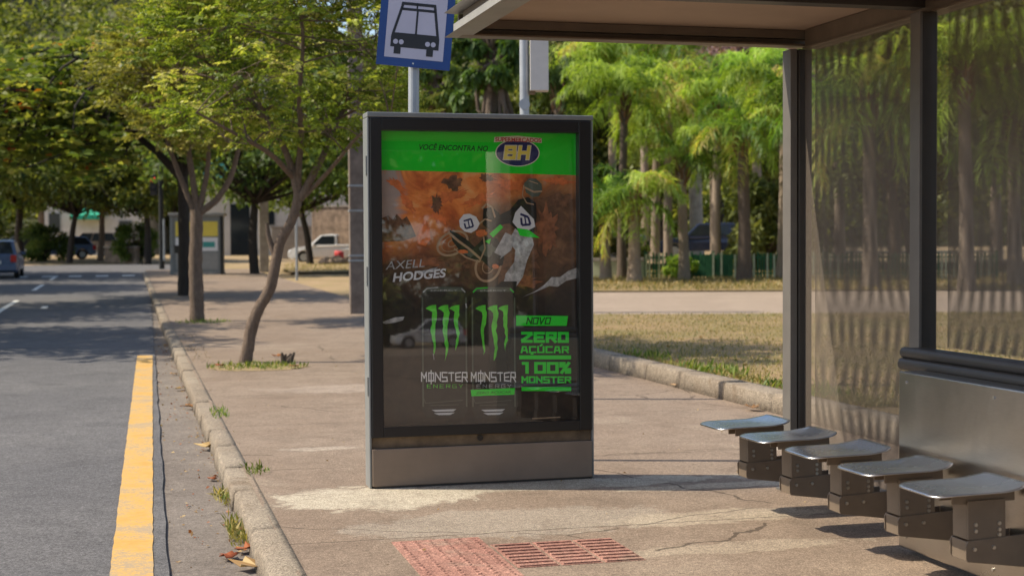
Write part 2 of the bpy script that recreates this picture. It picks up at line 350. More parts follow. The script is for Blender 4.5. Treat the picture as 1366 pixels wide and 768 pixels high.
# ------------------------------------------------------------------ object helpers
def tag(o, label=None, cat=None, group=None, kind=None):
    for key, v in (('label', label), ('category', cat), ('group', group), ('kind', kind)):
        if v: o[key] = v
    return o
def empty(name, loc, rz=0.0, label=None, cat=None, group=None):
    o = bpy.data.objects.new(name, None); COL.objects.link(o); o.empty_display_size = 0.3
    o.location = loc; o.rotation_euler = (0, 0, rz); return tag(o, label, cat, group)
def link(name, me, mats=None, parent=None, loc=None, rz=0.0):
    if mats:
        for m in (mats if isinstance(mats, (list, tuple)) else [mats]): me.materials.append(m)
    o = bpy.data.objects.new(name, me); COL.objects.link(o)
    if parent: o.parent = parent
    if loc is not None: o.location = loc
    if rz: o.rotation_euler = (0, 0, rz)
    return o
class MB:
    def __init__(s): s.bm = bmesh.new()
    def box(s, a, b, rot=None, piv=None, bev=0.0, top=None):
        x0, y0, z0 = a; x1, y1, z1 = b
        r = bmesh.ops.create_cube(s.bm, size=1); vs_ = r['verts']
        for v in vs_: v.co = Vector(((x0 + x1) / 2 + v.co.x * (x1 - x0), (y0 + y1) / 2 + v.co.y * (y1 - y0), (z0 + z1) / 2 + v.co.z * (z1 - z0)))
        if bev:
            es = list({e for v in vs_ for e in v.link_edges})
            rb = bmesh.ops.bevel(s.bm, geom=es, offset=bev, segments=2, profile=0.6, affect='EDGES', clamp_overlap=True)
            vs_ = list({v for f in rb['faces'] for v in f.verts} | {v for v in vs_ if v.is_valid})
        if rot is not None:
            bmesh.ops.rotate(s.bm, cent=piv or Vector((0, 0, 0)), matrix=rot, verts=vs_)
        return s
    def cyl(s, p0, p1, r0, r1=None, n=14):
        p0, p1 = Vector(p0), Vector(p1); r1 = r0 if r1 is None else r1
        d = p1 - p0; q = d.to_track_quat('Z', 'Y').to_matrix().to_4x4()
        m = Matrix.Translation((p0 + p1) / 2) @ q
        bmesh.ops.create_cone(s.bm, cap_ends=True, segments=n, radius1=r0, radius2=r1, depth=d.length, matrix=m); return s
    def poly(s, pts):
        vs_ = [s.bm.verts.new(p) for p in pts]; s.bm.faces.new(vs_); return s
    def prism(s, pts, d):                # pts closed polygon (3D), extruded by vector d
        d = Vector(d); a = [s.bm.verts.new(Vector(p)) for p in pts]; b = [s.bm.verts.new(Vector(p) + d) for p in pts]
        s.bm.faces.new(a); s.bm.faces.new(b[::-1]); n = len(a)
        for i in range(n): s.bm.faces.new((a[i], b[i], b[(i + 1) % n], a[(i + 1) % n]))
        return s
    def build(s, name, mats=None, parent=None, loc=None, rz=0.0, smooth=False, bevel=0.0):
        bmesh.ops.recalc_face_normals(s.bm, faces=s.bm.faces)
        me = bpy.data.meshes.new(name); s.bm.to_mesh(me); s.bm.free()
        if smooth:
            me.polygons.foreach_set('use_smooth', [True] * len(me.polygons))
        o = link(name, me, mats, parent, loc, rz)
        if bevel:
            b = o.modifiers.new('bevel', 'BEVEL'); b.width = bevel; b.segments = 2; b.limit_method = 'ANGLE'
        return o
def np_mesh(name, verts, faces, rnd=None, smooth=False):
    verts = np.asarray(verts, np.float32); faces = np.asarray(faces, np.int32)
    me = bpy.data.meshes.new(name); n, k = faces.shape
    me.vertices.add(len(verts)); me.vertices.foreach_set('co', verts.ravel())
    me.loops.add(n * k); me.loops.foreach_set('vertex_index', faces.ravel())
    me.polygons.add(n); me.polygons.foreach_set('loop_start', np.arange(n, dtype=np.int32) * k)
    if rnd is not None:
        at = me.attributes.new('rnd', 'FLOAT', 'FACE'); at.data.foreach_set('value', np.asarray(rnd, np.float32))
    me.update(calc_edges=True)
    if smooth: me.polygons.foreach_set('use_smooth', np.ones(n, bool))
    return me
def unit(a): return a / (np.linalg.norm(a, axis=-1, keepdims=True) + 1e-9)
def leaves(c, d, L, Wd, rnd=None, rng=RNG):
    """one folded quad per leaf: base c, direction d"""
    n = len(c); d = unit(d)
    s = unit(np.cross(d, unit(rng.normal(size=(n, 3)) * 0.55 + np.array([0, 0, 1.0]))))
    up = np.cross(s, d)
    L = np.broadcast_to(L, n)[:, None]; Wd = np.broadcast_to(Wd, n)[:, None]
    mid = c + d * L * 0.48
    v = np.stack([c, mid + s * Wd / 2 + up * Wd * 0.12, c + d * L - up * L * 0.08, mid - s * Wd / 2 + up * Wd * 0.12], 1).reshape(-1, 3)
    f = np.arange(n * 4).reshape(n, 4)
    return v, f, (rng.random(n) if rnd is None else rnd)
def tube_np(pts, rad, seg=8, jit=0.0, rng=RNG):
    pts = np.asarray(pts, float); n = len(pts); V = []
    tang = unit(np.gradient(pts, axis=0)) if n > 2 else unit(np.repeat((pts[1:] - pts[:1]), n, 0))
    ref = np.array([0.31, 0.95, 0.05])
    for i in range(n):
        t = tang[i]; a = unit(np.cross(t, ref)); b = np.cross(t, a)
        th = np.linspace(0, 2 * np.pi, seg, endpoint=False)
        r = rad[i] * (1 + jit * rng.normal(size=seg))
        V.append(pts[i] + np.outer(np.cos(th) * r, a) + np.outer(np.sin(th) * r, b))
    V = np.concatenate(V); Fc = []
    for i in range(n - 1):
        for j in range(seg):
            k = (j + 1) % seg
            Fc.append((i * seg + j, i * seg + k, (i + 1) * seg + k, (i + 1) * seg + j))
    return V, np.array(Fc)
def join_np(parts):
    V, Fc, o = [], [], 0
    for v, f in parts: V.append(v); Fc.append(f + o); o += len(v)
    return np.concatenate(V), np.concatenate(Fc)
def resample(pts, n):
    pts = np.asarray(pts, float)
    if len(pts) < 3: 
        t = np.linspace(0, 1, n)[:, None]; return pts[0] * (1 - t) + pts[-1] * t
    P_ = np.vstack([2 * pts[0] - pts[1], pts, 2 * pts[-1] - pts[-2]]); out = []
    m = len(pts) - 1
    for t in np.linspace(0, m - 1e-6, n):
        i = int(t); f = t - i; p0, p1, p2, p3 = P_[i:i + 4]
        out.append(0.5 * ((2 * p1) + (-p0 + p2) * f + (2 * p0 - 5 * p1 + 4 * p2 - p3) * f * f + (-p0 + 3 * p1 - 3 * p2 + p3) * f ** 3))
    return np.array(out)

# ------------------------------------------------------------------ setting: ground sheets
def strip(name, v0, v1, u0, u1, dz, mat, step=3.0, cols=1, jit0=0, jit1=0, sl0=0.0, sl1=0.0):
    us = np.arange(u0, u1 + step, step); V, Fc = [], []
    for u in us:
        for j in range(cols + 1):
            t = j / cols; v = v0 + sl0 * (1 - t) * max(0, min(u, 40) - 6.5) + (v1 + sl1 * max(0, min(u, 40) - 6.5) - v0) * t + (random.gauss(0, jit0) if j == 0 and jit0 else 0) + (random.gauss(0, jit1) if j == cols and jit1 else 0)
            p = UV(u, v); V.append((v, u, gz(p.x, p.y) + dz))
    for i in range(len(us) - 1):
        for j in range(cols):
            a = i * (cols + 1) + j; Fc.append((a, a + 1, a + cols + 2, a + cols + 1))
    o = link(name, np_mesh(name, V, Fc), mat); o.rotation_euler = (0, 0, YAW)
    return tag(o, kind='structure')
def patch(name, pts, dz, mat, wob=0.0, sub=1):
    """irregular ground sheet from world XY points"""
    pts = [Vector((p[0], p[1])) for p in pts]; out = []
    for i, p in enumerate(pts):
        q = pts[(i + 1) % len(pts)]
        for k in range(sub):
            r = p.lerp(q, k / sub); out.append((r.x + random.gauss(0, wob), r.y + random.gauss(0, wob)))
    mb = MB(); mb.poly([(x, y, gz(x, y) + dz) for x, y in out])
    o = mb.build(name, mat); return tag(o, kind='structure')

# terrain base sheet with the hill behind
def hillz(x, y):
    b = gz(x, y); t = max(0.0, y - 112)
    return b + 0.46 * t * t / (t + 18) * (1 + 0.25 * math.sin(x * 0.05) + 0.12 * math.sin(x * 0.13 + 1))
def terrain():
    xs = np.concatenate([np.arange(-900, -160, 60), np.arange(-160, 161, 4), np.arange(200, 901, 60)])
    ys = np.concatenate([np.arange(-900, -60, 70), np.arange(-60, 260, 5), np.arange(270, 900, 60)])
    V = []
    for y in ys:
        for x in xs:
            uu, vv = to_uv((x, y)); tt = max(min(1, max(0, (vv - 3) / 2.3)), min(1, max(0, (uu - 86) / 4)))
            z = hillz(x, min(y, 230)) - 0.26 + 0.235 * tt
            V.append((x, y, z))
    n = len(xs); Fc = [(j * n + i, j * n + i + 1, (j + 1) * n + i + 1, (j + 1) * n + i) for j in range(len(ys) - 1) for i in range(n - 1)]
    me = np_mesh('ground', V, Fc); me.materials.append(M['soil']); me.materials.append(M['hill'])
    mi = [1 if V[f[0]][1] > 112 else 0 for f in Fc]
    me.polygons.foreach_set('material_index', mi)
    tag(link('ground', me), kind='structure')
terrain()
strip('road', -8.8, 0.16, -70, 84, -0.112, M['asphalt'], cols=6, jit1=0.004, step=0.4, sl1=0.0125)
strip('gutter', 0.04, 0.62, -70, 84, -0.128, M['gutter'], step=3)
cross = [UV(66, -60), UV(66, 4.0), UV(82, 4.5), UV(84, -60)]
patch('cross_street', [(p.x, p.y) for p in cross], -0.10, M['asphalt'])
strip('opposite_pavement', -16, -8.8, -70, 66, 0.0, M['pavement'])
strip('pavement', 0.70, 5.32, -40, 66, 0.0, M['pavement'], step=1.5, cols=4)
strip('yellow_line', -0.115, 0.085, -40, 21.0, -0.107, M['yellow_line'], step=0.12, jit0=0.002, jit1=0.002, sl0=0.015, sl1=0.0155)
for i, u in enumerate((31.5, 47.5, 58)):
    strip('lane_marking', -2.92, -2.78, u, u + (9 if i == 0 else 5), -0.107, M['white_line'], step=1)
strip('lane_marking', -2.02, -1.88, 36, 37, -0.107, M['white_line'], step=1)
for i in range(8):
    strip('crossing_marking', -7.6 + i * 1.05, -7.1 + i * 1.05, 61.5, 63.0, -0.105, M['white_line'], step=1.5)

def kerb(name, v0, v1, u0, u1, zt, zb, flip=False):
    parts = []; u = u0; rr = np.random.default_rng(5 if flip else 6)
    while u < u1:
        L = rr.uniform(0.9, 1.3); a, b = u + 0.002, u + L - 0.002
        n = 9; V = []; 
        offz, offv = rr.normal(0, 0.003), rr.normal(0, 0.003)
        for t in np.linspace(a, b, n):
            e = 0.002 if t in (a, b) else 0
            p = UV(t, v0); g = gz(p.x, p.y)
            w = rr.normal(0, 0.0045, 5)
            face = (v0 + offv + w[0] * .6 - 0.012, v0 + offv + w[1] * .6 + e, v0 + offv + 0.016 + w[2] * .6, v1 - 0.03 + w[3] * .6, v1)
            hz = (zb, zt - 0.022 + w[0], zt + offz + w[1] * .7 - e, zt + offz + w[4] * .6 - e, zt + (0.004 if not flip else 0) - e)
            for vv, h in zip(face, hz): V.append((vv, t, g + h))
        V = np.array(V); Fc = [(i * 5 + j, i * 5 + j + 1, (i + 1) * 5 + j + 1, (i + 1) * 5 + j) for i in range(n - 1) for j in range(4)]
        cap = [(0, 1, 2, 3), (0, 3, 4, 4)]
        parts.append((V, np.array(Fc))); u += L
    V, Fc = join_np(parts)
    o = link(name, np_mesh(name, V, Fc), M['kerbstone']); o.rotation_euler = (0, 0, YAW)
    sd_ = o.modifiers.new('solid', 'SOLIDIFY'); sd_.thickness = 0.02; sd_.offset = -1
    return tag(o, kind='structure')
kerb('kerb', 0.585, 0.735, 2, 62, 0.0, -0.16)
kerb('lawn_kerb', 5.25, 5.47, 8, 25.5, 0.165, -0.03, True)

# lawn, dirt track, park ground to the right
def slab(name, corners, dz, mat, sub=6, wob=0.0):
    return patch(name, corners, dz, mat, wob, sub)
a0, a1 = UV(-8, 5.45), UV(25.6, 5.45)
slab('lawn', [a0, (60, a0.y), (60, 26.2), (10, 26.6), (a1.x, a1.y)], 0.13, M['lawn'], 8, 0.03)
slab('dirt_track', [(a1.x - 1, a1.y - 0.2), (10, 26.4), (60, 25.5), (60, 38.8), (0, 39.5), (-4.2, 39.6)], 0.012, M['dirt'], 8, 0.08)
slab('park_grass', [(-3.5, 39), (60, 38), (60, 58), (-3, 56)], 0.045, M['lawn'], 8, 0.1)
slab('park_path', [(1.5, 58), (60, 57), (60, 100), (-4, 100)], 0.32, M['soil'], 8, 0.1)
slab('verge', [gp(385, 58), gp(490, 58), gp(500, 72), gp(378, 72)], 0.05, M['soil'], 5, 0.1)

# red tactile tiles
def tactile():
    mb = MB(); g = MB()
    a, b = to_uv(hit(522, 723)), to_uv(hit(634, 718))
    u1 = a[0]; v0, v1 = a[1], b[1] + 0.02
    mb.box((v0, u1 - 1.6, -0.02), (v1, u1, 0.003))
    for i in range(6):
        for j in range(34):
            v = v0 + (i + .5) * (v1 - v0) / 6; u = u1 - 0.03 - j * 0.047
            mb.cyl((v, u, 0.002), (v, u, 0.007), 0.015, 0.009, 8)
    c = to_uv(hit(800, 711)); d = to_uv(hit(670, 751))
    u2 = c[0] - 0.12; vv0, vv1 = v1 + 0.008, c[1] + 0.02
    L = 0.52; w = (vv1 - vv0) / 3
    for k in range(3):
        x0 = vv0 + k * w + 0.006; x1 = vv0 + (k + 1) * w - 0.006
        dz = random.uniform(-.0015, .0015)
        mb.box((x0, u2 - L, -0.02), (x1, u2, 0.003 + dz))
        for q in range(8):
            uu = u2 - 0.03 - q * L / 8
            mb.box((x0 + .01, uu - 0.024, 0.001 + dz), (x1 - .01, uu, 0.009 + dz))
    o = mb.build('tactile_paving', M['terracotta']); o.rotation_euler = (0, 0, YAW)
    tag(o, kind='structure')
tactile()

# ------------------------------------------------------------------ grass (stuff)
def blades(name, n, region, hgt, mat, dz, clump=None, seed=1):
    r = np.random.default_rng(seed); pts = []
    while len(pts) < n:
        x, y = region(r)
        if clump and not clump(x, y, r): continue
        pts.append((x, y, gz(x, y) + dz))
    c = np.array(pts); d = r.normal(size=(n, 3)) * 0.5 + np.array([0.1, 0, 1.0])
    L = hgt * (0.5 + r.random(n))
    v, f, rn = leaves(c, d, L, L * 0.14 + 0.004, rng=r)
    return tag(link(name, np_mesh(name, v, f, rn), mat), kind='stuff')
def lawn_reg(r):
    Y = 11.5 + (26.3 - 11.5) * r.random() ** 1.1
    px = r.uniform(790, 1390); p = P(px, 400, Y)
    u, v = to_uv(p)
    return (p.x, p.y) if v > 5.5 else (p.x + (5.6 - v) * 1.2, p.y)
def lawn_den(x, y, r): 
    return r.random() < 0.30 + 0.7 * (0.5 + 0.5 * math.sin(x * 1.9 + 2 * math.sin(y * .8)) * math.sin(y * 1.3 + x * .4))
blades('lawn_grass', 24000, lawn_reg, 0.04, M['grass_dry'], 0.13, lawn_den, 2)
def park_reg(r):
    Y = r.uniform(38.8, 57); p = P(r.uniform(780, 1400), 400, Y); return p.x, p.y
blades('park_grass_blades', 16000, park_reg, 0.12, M['grass_dry'], 0.04, lawn_den, 3)
def verge_reg(r):
    p = P(r.uniform(380, 500), 350, r.uniform(58, 72)); return p.x, p.y
blades('verge_grass', 1500, verge_reg, 0.1, M['grass_dry'], 0.05, None, 4)
def around(px, py, rad):
    c = hit(px, py)
    def reg(r):
        a = r.random() * 6.283; q = rad * math.sqrt(r.random()); return c.x + q * math.cos(a) * 1.3, c.y + q * math.sin(a)
    return reg
blades('tree_pit_grass', 420, around(342, 490, 0.46), 0.06, M['grass_green'], 0.0, lambda x, y, r: r.random() < .45 + .55 * math.sin(x * 9) * math.sin(y * 11), 5)
patch('tree_pit_soil', [(hit(342, 490).x + .52 * math.cos(a / 3) * 1.15, hit(342, 490).y + .5 * math.sin(a / 3)) for a in range(19)], 0.004, M['soil'], 0.04, 2)
blades('tree_pit_grass', 200, around(270, 430, 0.4), 0.06, M['grass_green'], 0.0, None, 6)
def line_reg(v0, v1, u0, u1):
    def reg(r):
        p = UV(r.uniform(u0, u1), r.uniform(v0, v1)); return p.x, p.y
    return reg
blades('gutter_grass', 330, line_reg(0.50, 0.62, 7.6, 9.3), 0.06, M['grass_dry'], -0.12, lambda x, y, r: r.random() < .4 + .6 * math.sin(y * 5), 7)
blades('kerb_grass', 60, line_reg(0.70, 0.85, 9.2, 9.6), 0.045, M['grass_green'], 0.0, None, 8)
blades('kerb_grass', 70, line_reg(0.66, 0.80, 12.3, 13.0), 0.05, M['grass_green'], 0.0, None, 9)
blades('kerb_grass', 160, line_reg(0.72, 1.0, 18, 24), 0.025, M['grass_dry'], 0.0, None, 10)
blades('lawn_edge_grass', 500, line_reg(5.5, 5.9, 11, 16), 0.09, M['grass_green'], 0.13, lambda x, y, r: r.random() < .5 + .5 * math.sin(y * 3.1), 12)

def litter(name, n, v0, v1, u0, u1, dz, seed, mat, size):
    r = np.random.default_rng(seed); C = []
    for _ in range(n):
        t = r.random() ** 1.6; p = UV(r.uniform(u0, u1), v1 + (v0 - v1) * t); C.append((p.x, p.y, gz(p.x, p.y) + dz))
    d = r.normal(size=(n, 3)) * np.array([1, 1, .28]) + np.array([0, 0, .12]); L = size * (.4 + 1.2 * r.random(n))
    v, f, rn = leaves(np.array(C), d, L, L * .6, rng=r)
    tag(link(name, np_mesh(name, v, f, rn), M[mat]), kind='stuff')
litter('gutter_litter', 420, 0.18, 0.585, 6.4, 30, -0.122, 81, 'leaf_dry', 0.022)
litter('gutter_litter', 160, 0.30, 0.585, 6.4, 24, -0.122, 82, 'leaf_rust', 0.024)
litter('pavement_litter', 240, 5.2, 0.75, 6.2, 30, 0.004, 83, 'leaf_dry', 0.016)
litter('lawn_litter', 260, 9.5, 5.6, 11, 24, 0.15, 84, 'leaf_dry', 0.045)

# ------------------------------------------------------------------ the advertising panel
PB = hit(497, 652)
def panel():
    root = empty('advertising_panel', PB, YAW, 'tall black framed street advertising panel showing a green and brown drink poster', 'advertising panel')
    Wd, Hh, D = 1.362, 2.215, 0.17
    def q(px, py):
        t = (px - 495) / 300; yb = 651 - 13 * t; yt = 147 + 2 * t
        return t * Wd * (1 + 0.035 * (1 - t)), (yb - py) / (yb - yt) * Hh
    m = MB()
    m.box((-0.014, 0.012, 0), (0.0, D, 2.185)).box((Wd, 0.012, 0), (Wd + .014, D, 2.185)).box((-0.014, 0.004, 2.187), (Wd + .014, D, 2.217))
    m.box((0, D - .02, .24), (Wd, D - .002, 2.185))
    m.build('cabinet', M['steel_side'], root, bevel=0.005)
    MB().box((0.002, 0.0, 0.012), (Wd - .002, D - .004, 0.233)).build('plinth', M['plinth'], root, bevel=0.004)
    MB().box((0.015, 0.006, -0.02), (Wd - .015, D - .01, 0.011)).build('foot', M['dark_steel'], root)
    MB().box((0.002, 0.028, 0.235), (Wd - .002, 0.10, 0.298)).build('ledge', M['rust_ledge'], root)
    MB().cyl((0.66, 0.02, 0.275), (0.66, 0.03, 0.275), 0.018).build('lock', M['black'], root)
    x0, z0 = q(510, 566); x1, z1 = q(777, 172); z0 -= 0.01
    f = MB()
    f.box((0.002, 0, .30), (x0, .09, 2.185)).box((x1, 0, .30), (Wd - .002, .09, 2.185)).box((x0, .001, .30), (x1, .09, z0)).box((x0, .001, z1), (x1, .09, 2.183))
    f.build('door_frame', M['black'], root, bevel=0.004)
    for zz in (0.55, 1.2, 1.85):
        MB().box((-0.022, 0.02, zz), (-0.014, 0.06, zz + .11)).build('hinge', M['steel_side'], root)
    g = MB(); ti = math.tan(R(1.75)); hgl = z1 - z0
    g.poly([(x0 + .001, 0.004, z0), (x1 - .001, 0.004, z0), (x1 - .001, 0.004 + hgl * ti, z1), (x0 + .001, 0.004 + hgl * ti, z1)])
    g.build('glass', M['glass'], root)
    # poster: everything printed on it is a thin sheet just in front of the paper
    PY = 0.068
    po = MB().box((x0 + .0, PY, z0), (x1, PY + .004, z1)).build('poster', M['p_art'], root)
    lay = [0]
    def sheet(name, polys, mat):
        if 1 < len(polys) < 9 and all(len(pl) > 4 for pl in polys) and name != 'claw_logo':
            for pl in polys: sheet(name, [pl], mat)
            return
        lay[0] += 1; y = PY - 0.0003 - 0.00016 * lay[0]; mb = MB()
        for pl in polys: mb.poly([(a, y, b) for a, b in pl])
        return mb.build(name, M[mat], po)
    def px(pl): return [q(*p) for p in pl]
    def rect(a, b, c, d): return px([(a, b), (c, b), (c, d), (a, d)])
    def ell(cx, cy_, rx, ry, n=40): return px([(cx + rx * math.cos(i / n * 6.2832), cy_ + ry * math.sin(i / n * 6.2832)) for i in range(n)])
    def blob(cx, cy_, rx, ry, seed, n=26, j=.18, rot=0):
        r = random.Random(seed); out = []
        for i in range(n):
            a = i / n * 6.2832; k = 1 + r.uniform(-j, j); X, Y = rx * k * math.cos(a), ry * k * math.sin(a)
            out.append((cx + X * math.cos(rot) - Y * math.sin(rot), cy_ + X * math.sin(rot) + Y * math.cos(rot)))
        return px(out)
    def ring(cx, cy_, rx, ry, w, n=30, rot=0.0):
        pls = []
        for i in range(n):
            qd = []
            for (k, s) in ((i, 1), (i + 1, 1), (i + 1, 0), (i, 0)):
                a = k / n * 6.2832; X, Y = (rx - w * (1 - s)) * math.cos(a), (ry - w * (1 - s)) * math.sin(a)
                qd.append((cx + X * math.cos(rot) - Y * math.sin(rot), cy_ + X * math.sin(rot) + Y * math.cos(rot)))
            pls.append(px(qd))
        return pls
    def line(pts, w):
        pls = []
        for (a, b), (c, d) in zip(pts[:-1], pts[1:]):
            L = math.hypot(c - a, d - b) or 1; nx, ny = -(d - b) / L * w / 2, (c - a) / L * w / 2
            pls.append(px([(a + nx, b + ny), (c + nx, d + ny), (c - nx, d - ny), (a - nx, b - ny)]))
        return pls
    def text(name, s, bx, mat, shear=0.0, bold=0.0, rot=0.0):
        """a string fitted into the photo-pixel box bx = x0,y0,x1,y1 (cap height = box height)"""
        lay[0] += 1
        cu = bpy.data.curves.new(name, 'FONT'); cu.body = s; cu.size = 1; cu.shear = shear; cu.offset = bold
        ob = bpy.data.objects.new(name, cu); COL.objects.link(ob)
        dg = bpy.context.evaluated_depsgraph_get()
        me = bpy.data.meshes.new_from_object(ob.evaluated_get(dg)); bpy.data.objects.remove(ob); bpy.data.curves.remove(cu)
        n = len(me.vertices); co = np.zeros(n * 3, np.float32); me.vertices.foreach_get('co', co); co = co.reshape(-1, 3)
        lo, hi = co.min(0), co.max(0)
        cap0, cap1 = (0.0, 0.72) if bold == 0 else (-bold, .72 + bold)
        (ax, az), (bx_, bz) = q(bx[0], bx[3]), q(bx[2], bx[1])
        X = (co[:, 0] - lo[0]) / (hi[0] - lo[0]) * (bx_ - ax); Z = (co[:, 1] - cap0) / (cap1 - cap0) * (bz - az)
        cr, sr = math.cos(rot), math.sin(rot)
        out = np.stack([ax + X * cr - Z * sr, np.full(n, PY - 0.0003 - 0.00016 * lay[0]), az + X * sr + Z * cr], 1)
        me.vertices.foreach_set('co', out.astype(np.float32).ravel()); me.update()
        return link(name, me, M[mat], po)
    # blocky stroke letters on a 4 x 5 grid
    GL = {'Z': [[(0, 5), (4, 5), (4, 4.2), (0, .8), (0, 0), (4, 0)]], 'E': [[(4, 5), (0, 5), (0, 0), (4, 0)], [(0, 2.5), (3.4, 2.5)]],
          'R': [[(0, 0), (0, 5), (4, 5), (4, 2.4), (0, 2.4)], [(2, 2.4), (4, 0)]], 'O': [[(0, 0), (0, 5), (4, 5), (4, 0), (0, 0)]],
          '0': [[(0, 0), (0, 5), (4, 5), (4, 0), (0, 0)]], 'A': [[(0, 0), (1, 5), (3, 5), (4, 0)], [(.6, 1.8), (3.4, 1.8)]],
          'Ç': [[(4, 5), (0, 5), (0, 0), (4, 0)], [(2, 0), (2, -1.4), (1.2, -1.4)]], 'C': [[(4, 5), (0, 5), (0, 0), (4, 0)]],
          'Ú': [[(0, 5), (0, 0), (4, 0), (4, 5)], [(1.8, 6), (2.8, 7)]], '1': [[(.2, 5), (1.8, 5), (1.8, 0)]],
          '%': [[(0, 3.4), (0, 5), (1.4, 5), (1.4, 3.4), (0, 3.4)], [(2.6, 0), (2.6, 1.6), (4, 1.6), (4, 0), (2.6, 0)], [(.4, 0), (3.6, 5)]],
          'M': [[(0, 0), (0, 5), (2, 2.2), (4, 5), (4, 0)]], 'N': [[(0, 0), (0, 5), (4, 0), (4, 5)]], 'S': [[(4, 5), (0, 5), (0, 2.5), (4, 2.5), (4, 0), (0, 0)]],
          'T': [[(0, 5), (4, 5)], [(2, 5), (2, 0)]], 'V': [[(0, 5), (1.8, 0), (4, 5)]], 'G': [[(4, 5), (0, 5), (0, 0), (4, 0), (4, 2.4), (2.4, 2.4)]],
          'B': [[(0, 0), (0, 5), (3.7, 5), (3.7, 2.6), (0, 2.6)], [(3.7, 2.6), (4, 2.4), (4, 0), (0, 0)]], 'H': [[(0, 0), (0, 5)], [(4, 0), (4, 5)], [(0, 2.5), (4, 2.5)]], 'Y': [[(0, 5), (2, 2.4), (4, 5)], [(2, 2.4), (2, 0)]], 'Ø': [[(0, 0), (0, 5), (4, 5), (4, 0), (0, 0)], [(2, -1.2), (2, 6.2)]]}
    def strokes(name, s, bx, mat, wgt, gap=1.3, slant=0.0, jag=0.0, seed=1):
        r = random.Random(seed); x0_, y0_, x1_, y1_ = bx; n = len(s); cell = (x1_ - x0_) / (n * 4 + (n - 1) * gap + wgt); ch = (y1_ - y0_) / (5 + wgt); pls = []
        for i, c in enumerate(s):
            if c == ' ': continue
            ox = x0_ + (i * (4 + gap) + wgt / 2) * cell
            for st in GL[c]:
                pts = [(a + r.uniform(-jag, jag), b + r.uniform(-jag, jag)) for a, b in st]
                for (a, b), (c2, d) in zip(pts[:-1], pts[1:]):
                    L = math.hypot(c2 - a, d - b) or 1; ex, ey = (c2 - a) / L * wgt / 2, (d - b) / L * wgt / 2; nx, ny = -ey, ex
                    qd = [(a - ex + nx, b - ey + ny), (c2 + ex + nx, d + ey + ny), (c2 + ex - nx, d + ey - ny), (a - ex - nx, b - ey - ny)]
                    pls.append(px([(ox + X * cell + slant * Y * cell, y1_ - (Y + wgt / 2) * ch) for X, Y in qd]))
        lay[0] += 1; mb = MB()
        for k, pl in enumerate(pls):
            y = PY - 0.0003 - 0.00016 * lay[0] - 0.00002 * (k % 9)
            mb.poly([(a, y, b) for a, b in pl])
        lay[0] += 1
        return mb.build(name, M[mat], po)
    sheet('header_band', [px([(509, 170), (778, 172), (778, 228), (509, 223)])], 'p_green')
    text('slogan_lettering', 'VOCÊ ENCONTRA NO', (561, 188, 653, 195.5), 'p_dkgreen', 0.25, 0.018, R(-0.7))
    sheet('badge_rim', [ell(694, 198.5, 31, 18.5)], 'p_cream'); sheet('badge', [ell(694, 198.5, 29.6, 17.3)], 'p_navy')
    strokes('badge_lettering', 'BH', (673.5, 188, 711, 208.5), 'p_cream', 1.9, 2.0, 0.14)
    strokes('badge_lettering', 'BH', (674.5, 189, 710, 207.5), 'p_yellow', 1.5, 2.3, 0.14)
    sheet('badge_banner', [px([(662, 177.5), (694, 175.5), (728, 178.5), (728, 185), (694, 182.5), (661, 184.5)])], 'p_cream')
    text('badge_lettering', 'SUPERMERCADOS', (663, 177.6, 727, 183.3), 'p_red', 0.0, 0.03, R(-0.6))
    # the printed picture
    sheet('flame_print', [blob(532, 244, 16, 5, 71, 34, .35, .7), blob(545, 266, 14, 5, 72, 34, .35, 1.0), blob(600, 258, 24, 8, 73, 40, .4, -.3), blob(585, 285, 12, 6, 74, 30, .4, .8), blob(680, 240, 22, 6, 75, 36, .4, .2), blob(752, 236, 20, 5, 76, 36, .4, .1)], 'p_orange')
    sheet('bush_print', [px([(511, 288), (520, 284), (526, 290), (531, 282), (538, 290), (544, 285), (550, 297), (556, 312), (540, 318), (511, 320)])], 'p_brown')
    sheet('smoke_print', [blob(606, 240, 13, 9, 4, 30, .35), blob(650, 232, 9, 5, 5, 30, .3), blob(755, 262, 18, 9, 6, 30, .3), blob(583, 268, 7, 12, 8, 30, .35)], 'p_brown')
    sheet('flame_print', [px([(556, 312), (563, 296), (568, 288), (574, 300), (575, 316), (568, 325), (558, 322)]), blob(640, 262, 22, 6, 9, 34, .4, -.4)], 'p_orange')
    sheet('streak_print', [px([(700, 393), (716, 386), (730, 377), (741, 366), (753, 366), (766, 357), (778, 353), (778, 367), (762, 371), (750, 379), (738, 378), (724, 384)]),
                           px([(510, 428), (517, 425), (528, 421), (540, 420), (538, 425), (528, 428), (516, 430)]), px([(556, 360), (590, 352), (596, 356), (560, 364)])], 'p_grey')
    # rider and motorcycle print
    sheet('dust_print', [blob(690, 330, 34, 46, 51, 40, .22), blob(640, 336, 30, 22, 52, 34, .3), blob(600, 350, 20, 9, 53, 30, .35)], 'p_brown')
    sheet('dust_print', [blob(735, 300, 14, 30, 54, 34, .35), blob(566, 345, 22, 7, 55, 30, .4), blob(700, 372, 22, 8, 56, 30, .4)], 'p_rust')
    sheet('wheel_print', ring(604, 321, 23, 16, 3.0, rot=-.5) + ring(604, 321, 16, 10, 1.0, rot=-.5) + ring(604, 321, 7, 5, 1.6, rot=-.5) + ring(652, 352, 18, 22, 3.2, rot=.4) + ring(652, 352, 8, 10, 1.2, rot=.4), 'p_tan')
